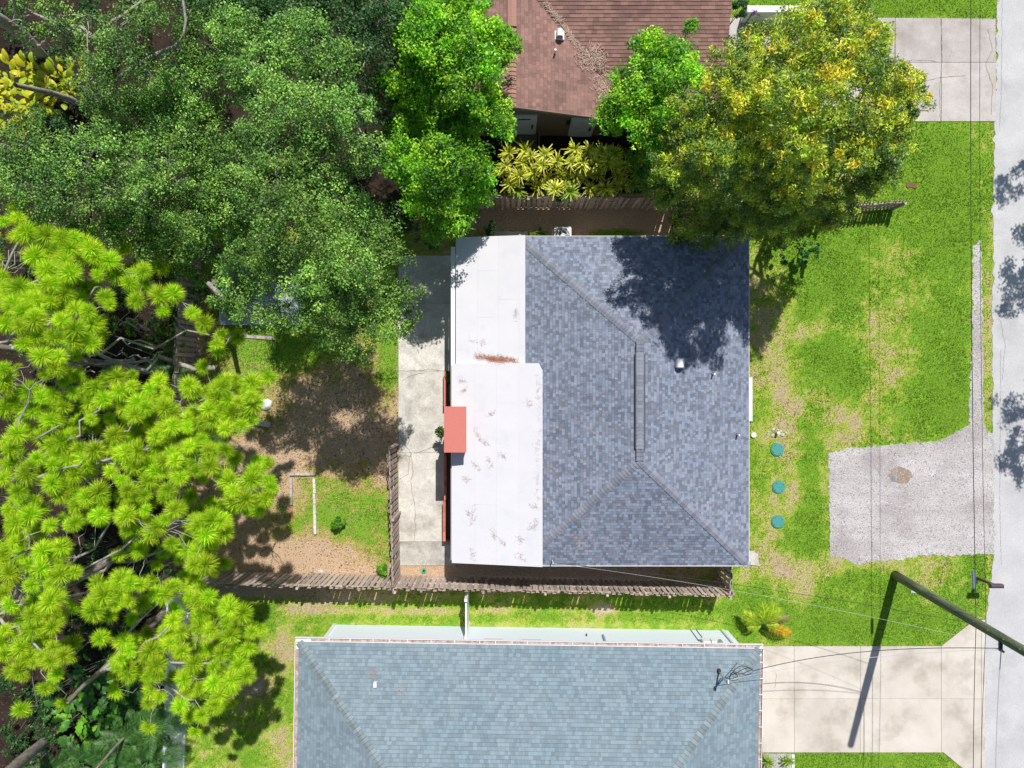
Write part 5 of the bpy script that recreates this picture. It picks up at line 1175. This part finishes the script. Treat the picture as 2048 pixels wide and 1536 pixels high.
# understory filler: dark shrubs
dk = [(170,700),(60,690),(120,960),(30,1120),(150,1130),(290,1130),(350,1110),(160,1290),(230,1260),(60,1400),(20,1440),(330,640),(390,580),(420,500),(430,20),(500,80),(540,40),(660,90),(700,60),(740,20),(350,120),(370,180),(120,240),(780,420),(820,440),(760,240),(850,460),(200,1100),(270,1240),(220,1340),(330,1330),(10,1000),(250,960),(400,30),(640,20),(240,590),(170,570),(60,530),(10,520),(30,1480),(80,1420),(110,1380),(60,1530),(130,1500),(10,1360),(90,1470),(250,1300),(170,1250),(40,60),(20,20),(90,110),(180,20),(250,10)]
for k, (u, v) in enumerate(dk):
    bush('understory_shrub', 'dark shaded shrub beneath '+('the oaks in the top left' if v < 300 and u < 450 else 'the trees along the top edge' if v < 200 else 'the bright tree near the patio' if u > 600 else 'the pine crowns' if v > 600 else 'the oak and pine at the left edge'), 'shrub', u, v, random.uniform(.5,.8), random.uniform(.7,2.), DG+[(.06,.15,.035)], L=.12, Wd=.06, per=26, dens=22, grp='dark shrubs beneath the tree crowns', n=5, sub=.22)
# yellow tropical leaves top-left and big leaves at lower left
def big_leaf(name, seed, L, Wd, pal, cuts=0):
    r = random.Random(seed); n = 7; V = []; T = []; c = np.array(pal[seed % len(pal)])
    for i in range(n+1):
        t = i/n; w_ = Wd*math.sin(math.pi*min(1, (t*.92+.06)))**.75/2; zz = .22*L*math.sin(t*2.4)-.1*L*t; 
        V += [(t*L, w_*(1 if i % 2 or not cuts else .62), zz-.12*w_), (t*L, 0, zz+.02), (t*L, -w_*(1 if i % 2 or not cuts else .62), zz-.12*w_)]
        T += [c*r.uniform(.85,1.1)]*3
    F = []
    for i in range(n): k = 3*i; F += [(k,k+1,k+4,k+3),(k+1,k+2,k+5,k+4)]
    return np_mesh(name, V, F, M['gloss_leaf'], np.array(T), True)
yl = [big_leaf('leaf', k, .55, .3, ((.55,.52,.02),(.45,.48,.02),(.30,.42,.02))) for k in range(4)]
gl = [big_leaf('leaf', k, .6, .42, ((.10,.30,.025),(.06,.2,.03),(.045,.14,.03),(.16,.40,.02)), cuts=1) for k in range(4)]
def leaf_plant(label, u, v, z, n, meshes, rad, grp, cat='plant', name='large_leaf_plant', sc_=(.7,1.2), el=(-.1,.6)):
    x, y, _ = P(u, v, z); t = thing(name, label, cat, (x,y,0), grp)
    sm = MB()
    for k in range(n):
        a_ = random.uniform(0,6.283); rr_ = rad*math.sqrt(random.random()); p = Vector((rr_*math.cos(a_), rr_*math.sin(a_), z+random.uniform(-.4,.2)))
        o = link('leaf', random.choice(meshes), t, p); s_ = random.uniform(*sc_); o.scale = (s_,)*3; o.rotation_euler = (random.gauss(0,.3), random.uniform(-el[1],-el[0]), a_+random.gauss(0,.5))
        if k % 3 == 0: sm.tube([(0,0,0),tuple(p*.6),tuple(p)], [.025,.018,.01], 5)
    o = link('stem', sm.mesh('stem', M['bark']), t)
for k, (u, v) in enumerate([(20,150),(60,150),(100,165),(30,190),(75,195),(115,180),(15,215),(130,150),(55,225)]):
    leaf_plant('tropical plant with broad yellow sunlit leaves at the upper left', u, v, 1.8, 30, yl, .7, 'yellow leaved tropical plants', sc_=(.45,.95))
for k, (u, v) in enumerate([(150,1390),(175,1360),(190,1400),(220,1385),(160,1430),(150,1470),(200,1440),(240,1420),(130,1420),(322,1470),(190,1345)]):
    leaf_plant('vine with large lobed glossy leaves '+('climbing over the white vinyl fence' if u > 300 else 'in a sunlit patch beside the shaggy trunk' if u < 180 else 'in the shaded clump right of the shaggy trunk'), u, v, random.uniform(1.6,2.4) if u < 300 else 2., 14 if u < 300 else 9, gl, .55 if u < 300 else .3, 'large leaved vines at lower left', sc_=(.5,.9) if u < 300 else (.35,.6))
# fan palms
def palm_leaf(name, seed, L=1.1, pinn=26, pal=((.05,.15,.03),(.09,.22,.035)), fan=False, arch=.5, pl=.3):
    r = random.Random(seed); V = []; F = []; T = []
    for i in range(pinn):
        t = i/(pinn-1)
        if fan:
            a_ = R(-105+210*t); b0 = np.array((.5*L,0,.05)); d = np.array((math.cos(a_), math.sin(a_), r.uniform(-.1,.1))); ll = L*.55
            sgns = (1,)
        else:
            tt = .15+.85*t; b0 = np.array((L*tt*.95, 0, arch*L*(tt-tt*tt*1.15))); sgns = (1,-1); ll = pl*math.sin(math.pi*(.12+.8*tt))+.06
        for sg in sgns:
            if not fan: d = np.array((.55, sg*.85, -.25+r.gauss(0,.08)))
            d = d/np.linalg.norm(d); s = np.cross(d, (0,0,1)); s = s/np.linalg.norm(s)*.014*(1.6 if fan else 1); k = len(V)
            V += [b0-s*.4, b0+s*.4, b0+d*ll*.5+s, b0+d*ll*.5-s, b0+d*ll+np.array((0,0,-.12*ll)), b0+d*ll+np.array((0,0,-.12*ll))]
            F += [(k,k+1,k+2,k+3),(k+3,k+2,k+4,k+5)]; c = np.array(pal[r.randrange(len(pal))])*r.uniform(.8,1.2); T += [c]*6
    n = 6; pts = [np.array((L*.95*t, 0, arch*L*(t-t*t*1.15))) for t in np.linspace(0, 1 if not fan else .55, n)]
    for i in range(n-1):
        k = len(V); V += [pts[i]+(0,.012,.006), pts[i]+(0,-.012,.006), pts[i+1]+(0,-.009,.006), pts[i+1]+(0,.009,.006)]; F.append((k,k+1,k+2,k+3)); T += [np.array(pal[0])*1.3]*4
    return np_mesh(name, V, F, M['leaf'], np.array(T))
fr = [palm_leaf('frond', k, 1.3) for k in range(4)]
for k, (u, v, z) in enumerate([(255,1490,2.2),(300,1455,2.4),(300,1520,1.8),(215,1520,2.2),(285,1530,2.2),(160,1530,1.8),(110,1540,1.6),(240,1380,1.6),(270,1420,2.),(205,1480,1.4),(330,760,1.6),(395,850,1.4),(320,1440,1.2)]):
    x, y, _ = P(u, v, z); t = thing('fan_palm', ('dark feathery palm clump '+('touching the white vinyl fence' if u > 295 else 'between the big leaved vines and the white fence' if v < 1470 and u > 230 else 'at the bottom edge near the dead stem' if u > 200 else 'at the bottom edge beside the shaggy trunk')) if v > 1000 else 'shaded palm clump under the pines near the left fence', 'palm', (x,y,0), 'dark undergrowth palms' if v > 1000 else 'palms near the left fence')
    MB().tube([(x,y,0),(x+.05,y,z*.9)], [.06,.04], 8).build('stem', M['bark'], t)
    for j in range(13):
        o = link('frond', random.choice(fr), t, (.05,0,z*.9)); o.rotation_euler = (random.gauss(0,.2), random.uniform(-.7,.25), j*2.4+random.gauss(0,.2)); o.scale = (random.uniform(.7,1.05),)*3
# young palm on the front lawn
x, y, _ = P(1516,1238); yp = thing('young_palm', 'young yellow green palm on the lawn near the white guttered roof', 'palm', (x,y,0))
MB().tube([(x,y,0),(x+.02,y,.5)], [.09,.05], 8).build('stem', M['bark'], yp)
gy = [palm_leaf('frond', 40+k, 1.15, 34, ((.36,.56,.03),(.50,.60,.04)), arch=.9, pl=.34) for k in range(3)]
oy = palm_leaf('frond', 50, 1.25, 34, ((.62,.36,.02),(.58,.40,.03)), arch=.55, pl=.3); br_ = palm_leaf('frond', 51, 1.15, 26, ((.22,.15,.07),(.3,.2,.1)), arch=.5, pl=.2)
for ang, el, me, s_ in ((100,-.55,gy[0],1.),(70,-.5,gy[1],1.),(150,-.35,gy[2],.95),(170,-.05,gy[0],.8),(45,-.45,gy[1],.9),(120,-.8,gy[2],.8),(200,-.2,gy[1],.6),(15,-.2,br_,1.),(-22,-.05,oy,1.05),(155,-.1,br_,.8),(-8,-.3,gy[0],.6),(85,-.9,gy[0],.7)):
    o = link('frond', me, yp, (.02,0,.5)); o.rotation_euler = (0, el, R(ang)); o.scale = (s_,)*3
for k, (u, v) in enumerate([(1537,1525),(1577,1523)]):
    x, y, _ = P(u, v, .3); t = thing('spiky_plant', 'small spiky green plant in the gravel bed, '+('left one' if k == 0 else 'right one'), 'plant', (x,y,0)); o = link('leaves', rosg[k], t, (0,0,.3)); o.scale = (.8,.8,.8)
print('OBJECTS', len(bpy.data.objects), 'TRIS', sum(len(m.polygons) for m in bpy.data.meshes))
